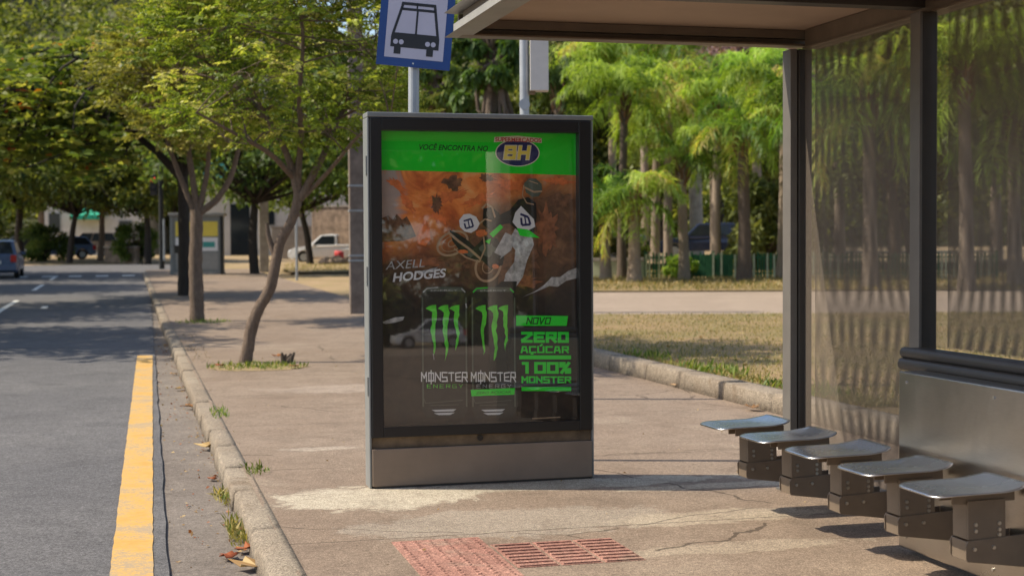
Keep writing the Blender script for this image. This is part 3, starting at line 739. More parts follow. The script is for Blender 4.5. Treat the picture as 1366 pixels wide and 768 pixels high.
    sheet('motorcycle_print', [px([(600, 303), (612, 308), (626, 318), (634, 326), (648, 312), (664, 314), (676, 330), (672, 350), (656, 356), (644, 344), (630, 342), (616, 334), (604, 318)]), px([(646, 274), (658, 272), (668, 280), (670, 296), (656, 304), (645, 296)])], 'p_dark')
    sheet('engine_print', [blob(652, 330, 11, 9, 61, 22, .25), blob(628, 334, 7, 5, 62, 20, .3)], 'p_canrim')
    sheet('fork_print', line([(598, 306), (612, 318), (626, 328), (642, 342)], 3.2) + line([(606, 328), (622, 340), (640, 346), (648, 328), (646, 312)], 2.0) + line([(644, 274), (650, 268), (658, 272), (662, 286)], 2.4) + line([(634, 300), (648, 288), (662, 292)], 2.0), 'p_tan')
    sheet('trousers_print', [px([(690, 300), (712, 306), (716, 322), (706, 344), (700, 366), (690, 380), (672, 380), (676, 362), (688, 346), (690, 330), (680, 318)]), px([(676, 306), (690, 312), (684, 330), (668, 342), (660, 334)])], 'p_grey')
    sheet('boot_print', [px([(672, 372), (692, 372), (690, 384), (664, 386), (660, 380)]), px([(658, 332), (670, 338), (664, 350), (654, 346)])], 'p_dark')
    sheet('rider_print', [px([(694, 262), (708, 258), (719, 266), (720, 284), (716, 306), (694, 304), (682, 294), (668, 296), (656, 304), (650, 298), (664, 284), (682, 276)])], 'p_dark')
    sheet('jersey_print', [px([(690, 279), (698, 270), (706, 278), (716, 288), (718, 298), (708, 303), (694, 301), (686, 292)]), px([(613, 290), (619, 282), (627, 281), (636, 285), (641, 294), (637, 302), (629, 307), (620, 305), (614, 299)])], 'p_white')
    sheet('number_print', line([(619, 291), (629, 288), (632, 298), (622, 301), (620, 294)], 2.4) + line([(625, 290), (627, 300)], 1.6) + line([(697, 281), (708, 285), (711, 295), (699, 296), (698, 286)], 3) + line([(703, 283), (705, 296)], 2), 'p_navy')
    sheet('shorts_print', [px([(692, 300), (708, 302), (724, 313), (708, 312), (696, 310)]), px([(654, 308), (669, 295), (673, 299), (659, 313)]), px([(648, 318), (656, 314), (654, 322)])], 'p_neon')
    sheet('fender_print', [blob(643, 307, 8, 5, 12), blob(618, 332, 7, 2.6, 14), blob(662, 352, 5, 3, 15)], 'p_orange')
    sheet('helmet_print', [px([(702, 240), (709, 233), (719, 233), (727, 240), (728, 249), (723, 257), (714, 258), (705, 252)])], 'p_canrim')
    sheet('visor_print', line([(703, 245), (716, 251), (728, 250)], 2.4) + line([(702, 242), (700, 256), (706, 266), (716, 268)], 1.4) + line([(709, 236), (722, 240)], 1.2), 'p_tan')
    text('rider_name_lettering', 'AXELL', (516, 345, 567, 357), 'p_grey', 0.22, 0.0, R(3.5))
    text('rider_name_lettering', 'HODGES', (525, 360, 596, 373.5), 'p_white', 0.22, 0.03, R(4.5))
    # the two cans
    for k, cx in enumerate((592.5, 659)):
        w = 31
        can = [(cx - w + 6, 381), (cx + w - 6, 381), (cx + w, 392), (cx + w, 545), (cx + w - 6, 557), (cx - w + 6, 557), (cx - w, 545), (cx - w, 392)]
        sheet('can_print', [px(can)], 'p_can')
        sheet('can_rim_print', [px([(cx - w + 7, 380), (cx + w - 7, 380), (cx + w - 2, 386), (cx - w + 2, 386)]), rect(cx - w + 1, 394, cx - w + 3, 542), rect(cx + w - 3, 394, cx + w - 1, 542)], 'p_canrim')
        sheet('can_rim_print', line([(cx - w + 3, 387), (cx - w + 8, 382), (cx - 8, 380.5)], 1.4) + line([(cx + w - 3, 387), (cx + w - 8, 382)], 1.4), 'p_grey' if k == 0 else 'p_neon')
        text('can_lettering', 'ENERGY', (cx - 18, 383, cx + 18, 386), 'p_grey')
        claws = []
        for i, (ox, ln, tw) in enumerate(((-17, 66, 1.0), (-1, 74, 1.15), (14, 60, .95))):
            x = cx + ox; j = lambda a: random.Random(i * 31 + int(a) + k).uniform(-.9, .9)
            Lp = [(x - 8, 409), (x - 4, 406), (x + 1 * tw, 404.5), (x + 6, 404), (x + 6, 409 + j(1))]
            ys = np.linspace(.12, 1, 12)
            right = [(x + 4.4 * tw * (1 - t) ** .55 + 2.2 + 1.3 * math.sin(t * 9 + i) + j(t * 40), 406 + ln * t) for t in ys]
            left = [(x - 2.6 * tw * (1 - t) ** .6 + 2.0 + 1.3 * math.sin(t * 9 + i) + j(t * 57 + 3), 406 + ln * t) for t in ys[:-1]][::-1]
            claws.append(px(Lp + right + left + [(x - 3, 411.5)]))
        sheet('claw_logo', claws, 'p_lime')
        strokes('brand_lettering', 'MØNSTER', (cx - 31.5, 495, cx + 30.5, 508), 'p_white', 0.85, 1.5, 0.0, 0.28, 3)
        strokes('can_lettering', 'ENERGY', (cx - 24, 511.5, cx + 24, 516.5), 'p_lime' if k == 0 else 'p_grey', 0.6, 3.0)
        if k == 1:
            sheet('can_band_print', [px([(627, 519), (688, 516.5), (687, 525.5), (628, 527.5)])], 'p_neon')
            text('can_lettering', 'ZERO AÇÚCAR', (634, 520, 682, 525), 'p_dkgreen', .2)
        sheet('can_smallprint', line([(cx - 28, 531), (cx - 26, 537), (cx + 24, 533)], .8) + line([(cx - 20, 540), (cx + 18, 539)], .7), 'p_canrim')
        sheet('can_base_print', [px([(cx - 18, 546), (cx + 15, 545), (cx + 11, 548), (cx - 13, 548.6)]), px([(cx - 15, 550.5), (cx + 13, 549.5), (cx + 7, 552.8), (cx - 9, 553)])], 'p_silver')
    sheet('drip_print', line([(621, 402), (622, 408)], 1.6) + line([(577, 470), (578, 478)], 1), 'p_grey')
    sheet('offer_band', [px([(690, 418), (764, 418.5), (762, 432), (690, 432)])], 'p_neon')
    strokes('offer_lettering', 'NOVO', (704, 420.5, 738, 430), 'p_dkgreen', 1.0, 1.6, 0.22)
    strokes('offer_lettering', 'ZERO', (697, 440, 765, 455), 'p_neon', 1.75, 2.2)
    strokes('offer_lettering', 'AÇÚCAR', (696, 459.5, 765, 469), 'p_neon', 1.35, 2.0)
    sheet('offer_band', [rect(694, 472, 768, 477.5)], 'p_neon')
    strokes('offer_lettering', '100%', (697, 481, 768, 497), 'p_neon', 1.6, 1.9)
    strokes('offer_lettering', 'MONSTER', (697, 500.5, 768, 510), 'p_neon', 1.35, 1.8)
    sheet('offer_band', [rect(697, 515, 768, 520.5)], 'p_neon')
    sheet('foot_print', line([(712, 558), (752, 556)], 1.6), 'p_tan')
panel()

# ------------------------------------------------------------------ bus shelter
def shelter():
    root = empty('bus_shelter', UV(0, 0), YAW, 'dark steel bus shelter with perforated back wall, flat roof and brushed steel lower panel', 'bus shelter')
    ZB, UE, U0 = 2.565, 7.84, 3.2      # beam underside, far end, near end
    VL, VR = 1.726, 3.88
    dsm, gs = M['dark_steel'], M['steel_grey']
    MB().box((VL + .09, U0 + .05, ZB + .095), (VR - .02, UE - .08, ZB + .12)).build('soffit', M['soffit'], root)
    MB().box((VL + .02, U0 + .0, ZB + .13), (VR + .04, UE - .005, ZB + .16)).build('roof_sheet', M['roof_lip'], root)
    e = MB()                                # end beam: web and two flanges
    e.box((VL + .03, UE - .03, ZB + .012), (VR, UE - .005, ZB + .126)).box((VL + .03, UE - .115, ZB), (VR, UE, ZB + .011)).box((VL + .05, UE - .08, ZB + .045), (VR - .05, UE - .031, ZB + .094))
    e.build('end_beam', M['brown_steel'], root, bevel=.003)
    f = MB()                                # front fascia with two projecting lips
    f.box((VL + .035, U0, ZB + .015), (VL + .085, UE - .117, ZB + .127))
    f.build('fascia', M['brown_steel'], root)
    MB().box((VL + .005, U0, ZB + .030), (VL + .034, UE - .01, ZB + .075)).build('fascia_strip', M['roof_lip'], root, bevel=.004)
    MB().prism([(VL - .045, U0, ZB + .0), (VL + .04, U0, ZB + .028), (VL + .09, U0, ZB + .014), (VL + .09, U0, ZB + .002)], (0, UE - U0, 0)).build('lower_lip', M['roof_lip'], root)
    MB().prism([(VL - .045, U0, ZB + .132), (VL + .03, U0, ZB + .150), (VL + .03, U0, ZB + .128)], (0, UE - U0, 0)).build('upper_lip', M['roof_lip'], root)
    for u in (6.46, 5.18, 3.9):
        MB().box((VL + .09, u - .05, ZB + .015), (VR - .1, u + .05, ZB + .094)).build('cross_beam', dsm, root, bevel=.003)
    b = MB().box((VR - .11, U0, ZB - .006), (VR - .02, UE - .117, ZB + .093)).box((VR - .125, U0, ZB - .018), (VR - .015, UE - .117, ZB - .007))
    b.build('back_beam', M['brown_steel'], root, bevel=.003)
    # far corner post: two profiles
    MB().box((3.68, 7.72, 0), (3.724, 7.825, ZB - .02)).build('post', gs, root, bevel=.004)
    MB().box((3.729, 7.71, 0), (3.81, 7.79, ZB - .02)).build('post', dsm, root, bevel=.004)
    MB().box((3.65, 7.67, 0), (3.84, 7.85, 0.012)).build('base_plate', gs, root)
    for u in (6.30, 5.05, 3.80):
        MB().box((3.70, u + .02, 0), (3.785, u + .11, ZB - .02)).build('post', dsm, root, bevel=.005)
        MB().box((3.682, u + .01, .90), (3.698, u + .10, ZB - .02)).build('post_cover', gs, root, bevel=.003)
    # perforated bays: two sheets 5 cm apart
    def bay(u0, u1, z0):
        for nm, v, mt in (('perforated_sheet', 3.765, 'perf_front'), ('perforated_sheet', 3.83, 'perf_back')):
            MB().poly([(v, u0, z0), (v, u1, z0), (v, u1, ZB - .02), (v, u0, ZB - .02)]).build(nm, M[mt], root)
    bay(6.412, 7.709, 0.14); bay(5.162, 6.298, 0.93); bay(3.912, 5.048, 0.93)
    MB().box((3.75, 6.412, .11), (3.84, 7.708, .139)).build('lower_rail', gs, root)
    # leaning rail and the steel lower panel
    r = MB()
    r.cyl((3.605, 3.3, .912), (3.605, 6.31, .912), .026, n=18); r.cyl((3.598, 3.3, .858), (3.598, 6.31, .858), .03, n=18)
    r.box((3.61, 3.3, .828), (3.695, 6.30, .934))
    r.build('leaning_rail', dsm, root)
    MB().box((3.44, 3.3, .035), (3.565, 6.07, .846)).build('lower_panel', M['cabinet'], root, bevel=.006)
    rv = MB()
    for u in (6.0, 5.3, 4.6):
        for z in (.80, .09): rv.cyl((3.434, u, z), (3.441, u, z), .007, n=8)
    rv.build('rivets', M['bolt'], root)
shelter()

def bench():
    v0, u5, pitch, zs = 3.19, 5.135, 0.529, 0.475
    root = empty('bench', UV(u5 + 2 * pitch, v0), YAW, 'row of five steel plate seats on brown arms along the shelter back wall', 'bench')
    def seat_mesh():
        nx, ny, hx, hy, rc = 24, 18, .212, .168, .07; V, Fc = [], []
        for j in range(ny + 1):
            for i in range(nx + 1):
                a, b = -1 + 2 * i / nx, -1 + 2 * j / ny
                x, y = a * hx, b * hy
                # rounded corners
                dx, dy = max(0, abs(x) - (hx - rc)), max(0, abs(y) - (hy - rc))
                m = max(dx, dy); L = math.hypot(dx, dy)
                if L > 1e-6:
                    k = m / L; x = math.copysign(abs(x) - dx + dx * k, x); y = math.copysign(abs(y) - dy + dy * k, y)
                z = 0.020 * max(0, a - .35) ** 1.5 * 1.9 - 0.012 * max(0, -a - .6) ** 1.4 * 2 - .006 * (1 - b * b) * (1 - a * a) 
                V.append((x, y, z))
        n = nx + 1
        Fc = [(j * n + i, j * n + i + 1, (j + 1) * n + i + 1, (j + 1) * n + i) for j in range(ny) for i in range(nx)]
        return np_mesh('seat', V, Fc, smooth=True)
    sm = seat_mesh(); sm.materials.append(M['seat'])
    first = None
    for k in range(5):
        y = (k - 2) * pitch; tilt = random.Random(k).uniform(-.6, .6)
        s = bpy.data.objects.new('seat', sm); COL.objects.link(s); s.parent = root; s.location = (0, y, zs); s.rotation_euler = (R(tilt), R(-1.0), 0)
        so = s.modifiers.new('solid', 'SOLIDIFY'); so.thickness = .006; so.offset = -1
        if first is None:
            ch = MB().box((-.075, -.05, -.062), (.205, -.042, -.017)).box((-.075, -.042, -.024), (.205, .05, -.016)).box((-.075, .042, -.062), (.205, .05, -.024))
            kids = [ch.build('mounting_channel', M['brown_steel'], s, bevel=.002)]
            br = MB().box((-.012, -.062, -.205), (.155, -.051, -.05)).box((-.012, -.0505, -.205), (-.004, .05, -.064)).box((.147, -.0505, -.205), (.155, .05, -.064))
            kids.append(br.build('bracket', M['brown_steel'], s, bevel=.002))
            ar = MB().prism([(-.018, -.068, -.29), (-.026, -.068, -.275), (-.026, -.068, -.222), (-.016, -.068, -.206), (.245, -.068, -.196), (.245, -.068, -.33)], (0, .006, 0))
            ar.prism([(-.018, .046, -.29), (-.026, .046, -.275), (-.026, .046, -.222), (-.016, .046, -.206), (.245, .046, -.196), (.245, .046, -.33)], (0, .006, 0))
            ar.box((-.02, -.0615, -.288), (-.012, .0455, -.21))
            kids.append(ar.build('arm', M['brown_steel'], s, bevel=.002))
            for (x, z) in ((.01, -.24), (.095, -.238), (.02, -.17), (.02, -.145), (.125, -.17), (.125, -.145), (.125, -.19)):
                kids.append(MB().cyl((x, -.068 if z < -.2 else -.062, z), (x, -.076 if z < -.2 else -.068, z), .0075, n=10).build('bolt', M['bolt'], s))
            for x in (.02, .09, .15): kids.append(MB().cyl((x, -.02, -.05), (x + .02, -.03, -.024), .006, n=8).build('bolt', M['bolt'], s))
            first = s
        else:
            for q in kids:
                c = q.copy(); COL.objects.link(c); c.parent = s
bench()

# ------------------------------------------------------------------ sign, poles
def bus_sign():
    Y = 9.7; c = P(554, 41, Y); base = Vector((P(546, 120, Y).x, Y + .05, 0))
    root = empty('bus_stop_sign', base, R(4), 'blue and white bus stop sign on a grey pole behind the advertising panel', 'sign')
    MB().cyl((0, 0, 0), (0.035, 0, 3.35), .036, n=18).build('pole', M['galv'], root, smooth=False)
    k = 9.7 / 1950
    rot = Matrix.Rotation(R(5.2), 3, 'Y')
    lc = Vector((c.x - base.x, -0.055, c.z))
    def plate(name, pls, dy, mat, thick=.004):
        mb = MB()
        for pl in pls:
            mb.prism([lc + rot @ Vector((x * k, dy, -z * k)) for x, z in pl], (0, thick, 0))
        return mb.build(name, M[mat], root)
    def rr(a, b, c_, d): return [(a, b), (c_, b), (c_, d), (a, d)]
    pl = plate('sign_plate', [rr(-49, -54, 49, 49)], 0, 'sign_blue', .008)
    def sub(name, pls, dy, mat):
        o = plate(name, pls, dy, mat, .0012); o.parent = pl; return o
    sub('white_field', [rr(-39, -44, 39, 38)], -.0018, 'sign_white')
    sub('bus_symbol', [[(-21, -36), (24, -36), (24.8, -32), (-21.8, -32)], [(-21.6, -32), (-18, -32), (-27.5, 5), (-31, 5)], [(21.2, -32), (24.8, -32), (31, 5), (27.5, 5)], [(-21, -28.5), (24, -28.5), (24, -25), (-21, -25)],
                       [(-31, 5), (31, 5), (32, 10), (32, 24), (-32, 24), (-32, 10)], [(-.8, -26), (1.8, -26), (1.8, 6), (-.8, 6)], rr(-27, 24, -18, 33), rr(16, 24, 25, 33), rr(-1.5, -36, 0.5, -28)], -.0032, 'sign_black')
    def disc(cx, cz, r): return [(cx + r * math.cos(i / 16 * 6.2832), cz + r * math.sin(i / 16 * 6.2832)) for i in range(16)]
    sub('headlight', [disc(-25.5, 17, 3.3)], -.0048, 'sign_white'); sub('headlight', [disc(-18, 17, 3.3)], -.0048, 'sign_white')
    sub('headlight', [disc(17, 17, 3.3)], -.0048, 'sign_white'); sub('headlight', [disc(24.5, 17, 3.3)], -.0048, 'sign_white')
    o = MB().box((lc.x - .06, -.046, lc.z - .12), (lc.x + .02, -.03, lc.z - .08)).build('clamp', M['galv'], root)
    MB().cyl(lc + rot @ Vector((0, -.004, -44 * k)), lc + rot @ Vector((0, .002, -44 * k)), .006, n=8).build('bolt', M['bolt'], root)
bus_sign()

def box_pole():
    Y = 13.5; b = P(699.5, 120, Y); b.z = 0
    root = empty('equipment_pole', b, 0, 'pale grey pole carrying a whitish metal box behind the advertising panel', 'pole')
    MB().cyl((0, 0, 0), (0, 0, 3.9), .044, n=18).build('pole', M['galv'], root)
    z0 = P(720, 122, Y).z
    MB().box((.052, -.07, z0), (.222, .09, z0 + .82)).build('equipment_box', M['boxwhite'], root, bevel=.006)
    MB().box((.04, -.02, z0 - .03), (.10, .02, z0 - .001)).build('bracket', M['rust_ledge'], root)
    MB().cyl((-.0, -.05, z0 - .12), (.0, .05, z0 - .12), .05).build('band', M['galv'], root)
box_pole()

def concrete_pole(name, px0, px1, pyb, top, label, mat, bands=True, rz=.2):
    h = hit((px0 + px1) / 2, pyb); w = (px1 - px0) / F * h.y * .84
    root = empty(name, h, rz, label, 'utility pole')
    MB().prism([(-w / 2, -w * .38, -.2), (w / 2, -w * .38, -.2), (w / 2, w * .38, -.2), (-w / 2, w * .38, -.2)], (0, 0, top + .2)).build('shaft', M[mat], root, bevel=.02)
    if bands:
        for z in (1.05, 1.15, 2.05, 2.55):
            b = MB().box((-w / 2 - .012, -w * .38 - .012, z), (w / 2 + .012, w * .38 + .012, z + .035))
            b.build('strap', M['galv'], root)
    return root
concrete_pole('utility_pole', 465, 488, 418, 9, 'stained concrete utility pole with metal straps just left of the advertising panel', 'concrete_dark')
concrete_pole('utility_pole', 345, 360, 360, 10, 'pale concrete utility pole between the two street trees, farther back', 'concrete', False)
def thin_post(px, pyb, pyt, r, label, mat='galv', name='sign_post'):
    h = hit(px, pyb); t = P(px, pyt, h.y).z - h.z
    root = empty(name, h, 0, label, 'post')
    MB().cyl((0, 0, -.1), (0, 0, t), r, n=10).build('shaft', M[mat], root)
    return root, t
rt, t = thin_post(396, 372, 285, .045, 'thin grey post with a small rusty plate, in front of the white pickup')
MB().box((-.16, -.03, t - .12), (.2, -.01, t + .02)).build('plate', M['rust_ledge'], rt)
rt, t = thin_post(239, 379, 331, .03, 'black litter box on a thin black post beside the advertising kiosk', 'black', 'litter_bin')
MB().box((-.13, -.1, t - .16), (.13, .1, t + .06)).build('bin_box', M['black'], rt, bevel=.02)
MB().box((-.15, -.12, t + .06), (.15, .12, t + .09)).build('lid', M['black'], rt, bevel=.01)

def traffic_light():
    h = hit(216, 356); root = empty('traffic_light', h, 0, 'traffic light showing red on a black pole at the end of the pavement', 'traffic light')
    k = h.y / F
    MB().cyl((0, 0, -.1), (0, 0, 5.2), .13, .11).build('pole', M['black'], root)
    MB().cyl((.14, -.1, .3), (.14, -.1, 2.3), .05).build('conduit', M['galv'], root)
    zc = P(208, 240, h.y).z - h.z; x = -8 * k
    MB().box((x - .17, -.32, zc - .75), (x + .17, -.12, zc + .2), bev=.03).build('signal_housing', M['black'], root)
    MB().box((x, -.2, zc - .4), (0, -.14, zc - .34)).build('bracket', M['black'], root)
    for i, mt in enumerate(('red_glow', 'dark_steel', 'dark_steel')):
        MB().cyl((x, -.335, zc - .3 * i), (x, -.322, zc - .3 * i), .115, n=20).build('lamp', M[mt], root)
        MB().cyl((x, -.44, zc + .115 - .3 * i), (x, -.323, zc + .115 - .3 * i), .07, n=10).build('visor', M['black'], root)
traffic_light()

def kiosk():
    h = hit(263, 366); k = h.y / F
    root = empty('kiosk', h, R(6), 'grey metal street kiosk with a yellow advert, partly hidden by tree trunks', 'kiosk')
    w, H = 66 * k, 82 * k
    MB().box((-w / 2, 0, .1), (w / 2, 1.1, H - .12)).build('cabinet', M['steel_side'], root)
    MB().box((-w / 2 - .1, -.12, H - .12), (w / 2 + .1, 1.2, H)).build('roof', M['roof_lip'], root, bevel=.02)
    for s in (-1, 1): MB().box((s * w / 2 - .06, -.05, 0), (s * w / 2 + .06, .06, H - .12)).build('post', M['steel_side'] if s < 0 else M['black'], root)
    MB().box((-w / 2 - .02, -.03, 0), (w / 2 + .02, 1.12, .1)).build('base', M['concrete'], root)
    MB().box((-w * .42, -.03, H * .62), (w * .42, -.006, H * .86)).build('advert', M['p_yellow'], root)
    MB().box((-w * .42, -.03, H * .38), (w * .42, -.006, H * .60)).build('notice', M['p_white'], root)
    MB().box((w * .12, -.036, H * .44), (w * .36, -.031, H * .53)).build('notice', M['teal'], root)
    MB().box((-w * .42, -.025, H * .08), (w * .42, -.006, H * .35)).build('shutter', M['roof_lip'], root)
kiosk()

# ------------------------------------------------------------------ cars
def car(name, label, loc, heading, paintm, kind='hatch', L=3.9, Wd=1.7, H=1.5, group=None, cat='car', detail=True):
    root = empty(name, loc, heading, label, cat, group)       # +x is the front
    h = L / 2; gnd = .0; cl = .2
    belt = H * .60
    if kind == 'pickup':
        prof = [(-h, cl + .15), (-h, belt + .05), (-.35, belt + .05), (.0, belt + .02), (h * .42, belt), (h * .86, belt - .12), (h, belt - .3), (h, cl + .1), (h - .25, cl), (-h + .3, cl)]
        green = [(-.42, belt + .03), (-.38, H - .03), (-.1, H), (h * .22, H - .06), (h * .50, belt + .0)]
    elif kind == 'suv':
        prof = [(-h, cl + .15), (-h + .02, belt + .05), (h * .35, belt), (h * .82, belt - .10), (h, belt - .32), (h, cl + .1), (h - .25, cl), (-h + .3, cl)]
        green = [(-h + .06, belt + .03), (-h * .82, H - .04), (-h * .5, H), (h * .12, H - .03), (h * .42, belt)]
    else:
        prof = [(-h, cl + .2), (-h + .04, belt), (h * .38, belt - .02), (h * .80, belt - .16), (h, belt - .38), (h, cl + .12), (h - .2, cl), (-h + .25, cl)]
        green = [(-h + .10, belt - .02), (-h * .76, H - .08), (-h * .45, H), (h * .05, H - .03), (h * .48, belt - .04)]
    # wheel arches cut into the lower line
    wr = H * .205; wx = (-h * .62, h * .62)
    pts = []
    low = [(h - .25, cl)]
    body_pts = prof[:-2]
    under = []
    for cx in (wx[1], wx[0]):
        for a in np.linspace(0, math.pi, 7):
            under.append((cx + math.cos(a) * (wr + .05), max(cl, wr + math.sin(a) * (wr + .05))))
    pts = body_pts + [prof[-2]] + under + [prof[-1]]
    mb = MB(); mb.prism([(x, -Wd / 2, z) for x, z in pts], (0, Wd, 0))
    for v in mb.bm.verts:
        t = max(0, (v.co.z - .55 * H) / H); v.co.y *= 1 - .12 * t
        e = max(0, abs(v.co.x) / h - .8); v.co.y *= 1 - .5 * e
    mb.build('body', M[paintm], root, bevel=.045)
    g = MB(); tp = .80
    def gy(z): return (Wd / 2 - .06) * (1 - (1 - tp) * (z - belt) / (H - belt))
    a = [g.bm.verts.new((x, -gy(z), z)) for x, z in green]; b = [g.bm.verts.new((x, gy(z), z)) for x, z in green]
    g.bm.faces.new(a); g.bm.faces.new(b[::-1])
    for i in range(len(a)):
        j = (i + 1) % len(a); g.bm.faces.new((a[i], b[i], b[j], a[j]))
    g.build('cab', M[paintm], root, bevel=.04)
    def gl(pts3, nm='window'):
        w_ = MB(); w_.poly(pts3); o = w_.build(nm, M['window_dark'], root)
        so = o.modifiers.new('solid', 'SOLIDIFY'); so.thickness = .012; so.offset = 0
    def lerp(p, q_, t): return (p[0] + (q_[0] - p[0]) * t, p[1] + (q_[1] - p[1]) * t)
    z0, z1 = belt + .06, H - .10
    def xat(i, j, z):
        (x0, za), (x1, zb) = green[i], green[j]; return x0 + (x1 - x0) * (z - za) / (zb - za)
    xr0, xr1, xf0, xf1 = xat(0, 1, z0), xat(0, 1, min(z1, green[1][1])), xat(-1, -2, z0), xat(-1, -2, z1)
    cuts = [0, 1] if kind == 'pickup' else ([0, .30, .62, 1] if kind == 'suv' else [0, .42, 1])
    for s in (-1, 1):
        for c0, c1 in zip(cuts[:-1], cuts[1:]):
            m_ = .04
            A, B = xr0 + .08 + (xf0 - xr0 - .2) * c0 + m_, xr0 + .08 + (xf0 - xr0 - .2) * c1 - m_
            C_, D_ = xr1 + .08 + (xf1 - xr1 - .16) * c0 + m_, xr1 + .08 + (xf1 - xr1 - .16) * c1 - m_
            gl([(A, s * (gy(z0) + .006), z0), (B, s * (gy(z0) + .006), z0), (D_, s * (gy(z1) + .006), z1), (C_, s * (gy(z1) + .006), z1)])
    yy = lambda z: gy(z) - .12
    gl([(xf0 + .012, -yy(z0), z0), (xf0 + .012, yy(z0), z0), (xf1 + .012, yy(z1), z1), (xf1 + .012, -yy(z1), z1)], 'windscreen')
    gl([(xr0 - .012, -yy(z0), z0), (xr0 - .012, yy(z0), z0), (xr1 - .012, yy(z1), z1), (xr1 - .012, -yy(z1), z1)], 'rear_window')
    for x in wx:
        for s in (-1, 1):
            y = s * (Wd / 2 - .10)
            w_ = MB().cyl((x, y - .09, wr), (x, y + .09, wr), wr, n=22).build('wheel', M['rubber'], root)
            MB().cyl((x, y + s * .085, wr), (x, y + s * .097, wr), wr * .62, n=18).build('rim', M['rim'], w_)
    for s in (-1, 1):
        MB().box((-h - .035, s * (Wd / 2 - .17) - .11, belt - .28), (-h + .16, s * (Wd / 2 - .17) + .11, belt - .0)).build('tail_light', M['red_lens'], root, bevel=.01)
        MB().box((h - .22, s * (Wd / 2 - .34) - .12, belt - .36), (h - .01, s * (Wd / 2 - .30) + .12, belt - .22)).build('headlight', M['clear_lens'], root, bevel=.01)
        MB().box((h * .36, s * (Wd / 2 + .02) - .09, belt + .0), (h * .40, s * (Wd / 2 + .02) + .09, belt + .13)).build('mirror', M[paintm], root, bevel=.01)
    MB().box((-h - .03, -Wd / 2 + .06, cl + .1), (-h + .1, Wd / 2 - .06, cl + .32)).build('bumper', M[paintm] if kind != 'pickup' else M['black'], root, bevel=.03)
    MB().box((-h - .04, -.22, cl + .36), (-h - .0, .22, cl + .5)).build('number_plate', M['plate'], root)
    if kind == 'pickup':
        MB().box((-h + .1, -Wd / 2 + .12, belt + .02), (-.5, Wd / 2 - .12, belt + .06)).build('cargo_bed', M['black'], root)
    return root
rd = R(90) + YAW
c = hit(4, 371, -.11); car('parked_car', 'blue-grey hatchback with a red tail light on the road at the left edge', c + Vector((-.62, 1.4, 0)), rd, 'car_blue', H=1.52, group='cars on the streets')
c = gp(430, 82); c.z += 0; car('pickup_truck', 'white pickup truck parked side-on between the street tree and the concrete utility pole', c + Vector((.5, 0, -.10)), R(180), 'car_white', 'pickup', 4.6, 1.75, 1.6, cat='pickup')
c = gp(938, 66) + Vector((0, 0, .36)); car('parked_car', 'dark navy estate car parked behind the palms and green fence', c + Vector((0, 0, 0.02)), R(176), 'car_navy', 'suv', 4.3, 1.75, 1.58, 'cars on the streets')
c = gp(80, 92); car('parked_car', 'blue car with a bright headlight parked among the trees beyond the crossing', c, R(200), 'car_blue', 'hatch', 4.2, 1.75, 1.45, 'cars on the streets')
c = gp(118, 98); car('parked_car', 'beige estate car parked behind the blue car beyond the crossing', c, R(184), 'car_tan', 'suv', 4.4, 1.8, 1.7, 'cars on the streets')
c = gp(22, 96); car('parked_car', 'dark car in tree shade left of the blue car beyond the crossing', c, R(190), 'car_dark', 'hatch', 4.2, 1.75, 1.45, 'cars on the streets')
# behind the photographer: what the panel's glass mirrors
car('parked_car', 'silver compact car mirrored in the glass of the advertising panel', UV(-57, 14.9, -.0), YAW + R(180), 'car_silver', 'hatch', 3.7, 1.65, 1.55, 'cars on the streets')
pr = empty('utility_pole', UV(-3.6, 5.25), 0, 'round pale concrete pole mirrored in the glass of the advertising panel', 'utility pole')
MB().cyl((0, 0, -.1), (0, 0, 8), .19, .15, 20).build('shaft', paint('pale concrete', (0.66, 0.60, 0.52), 0.9, 0, 0.15, 3), pr, smooth=True)
strip('rear_street', 5.3, 45, -70, -36, 0.02, M['dirt'])
strip('rear_pavement', 5.3, 45, -36, -8, 0.01, M['pavement'])

# ------------------------------------------------------------------ buildings and walls
def building(name, label, px0, px1, Y, py_top, depth, wallm, cat='house', wins=(), roof=None, extra=None):
    a, b = gp(px0, Y), gp(px1, Y); w = b.x - a.x; top = P(px0, py_top, Y).z - a.z
    root = empty(name, a, 0, label, cat)
    MB().box((0, 0, -.5), (w, depth, top)).build('wall', M[wallm], root)
    MB().box((-.25, -.25, top + .003), (w + .25, depth + .25, top + .25)).build('roof', M[roof or 'stone'], root)
    for (x0, x1, y0, y1) in wins:
        A, B = P(x0, y1, Y), P(x1, y0, Y)
        f = MB().box((A.x - a.x - .08, -.05, A.z - a.z - .08), (B.x - a.x + .08, -.006, B.z - a.z + .08)).build('window', M['roof_lip'], root)
        MB().box((A.x - a.x, -.07, A.z - a.z), (B.x - a.x, -.052, B.z - a.z)).build('pane', M['window_dark'], f)
    if extra: extra(root, a)
    return root
def teal(root, a):
    A, B = P(268, 246, 104), P(345, 205, 104)
    MB().box((A.x - a.x, -1.6, A.z - a.z), (B.x - a.x, -.01, B.z - a.z)).build('canopy', M['teal'], root)
    A, B = P(308, 340, 104), P(333, 272, 104)
    MB().box((A.x - a.x, -.06, 0), (B.x - a.x, -.01, B.z - a.z)).build('gate', M['window_dark'], root)
building('house', 'pale house with a teal upper canopy behind the two street trees', 258, 470, 104, 196, 8, 'wall_white', wins=((352, 366, 270, 300), (385, 400, 215, 240), (425, 445, 215, 240)), extra=teal)
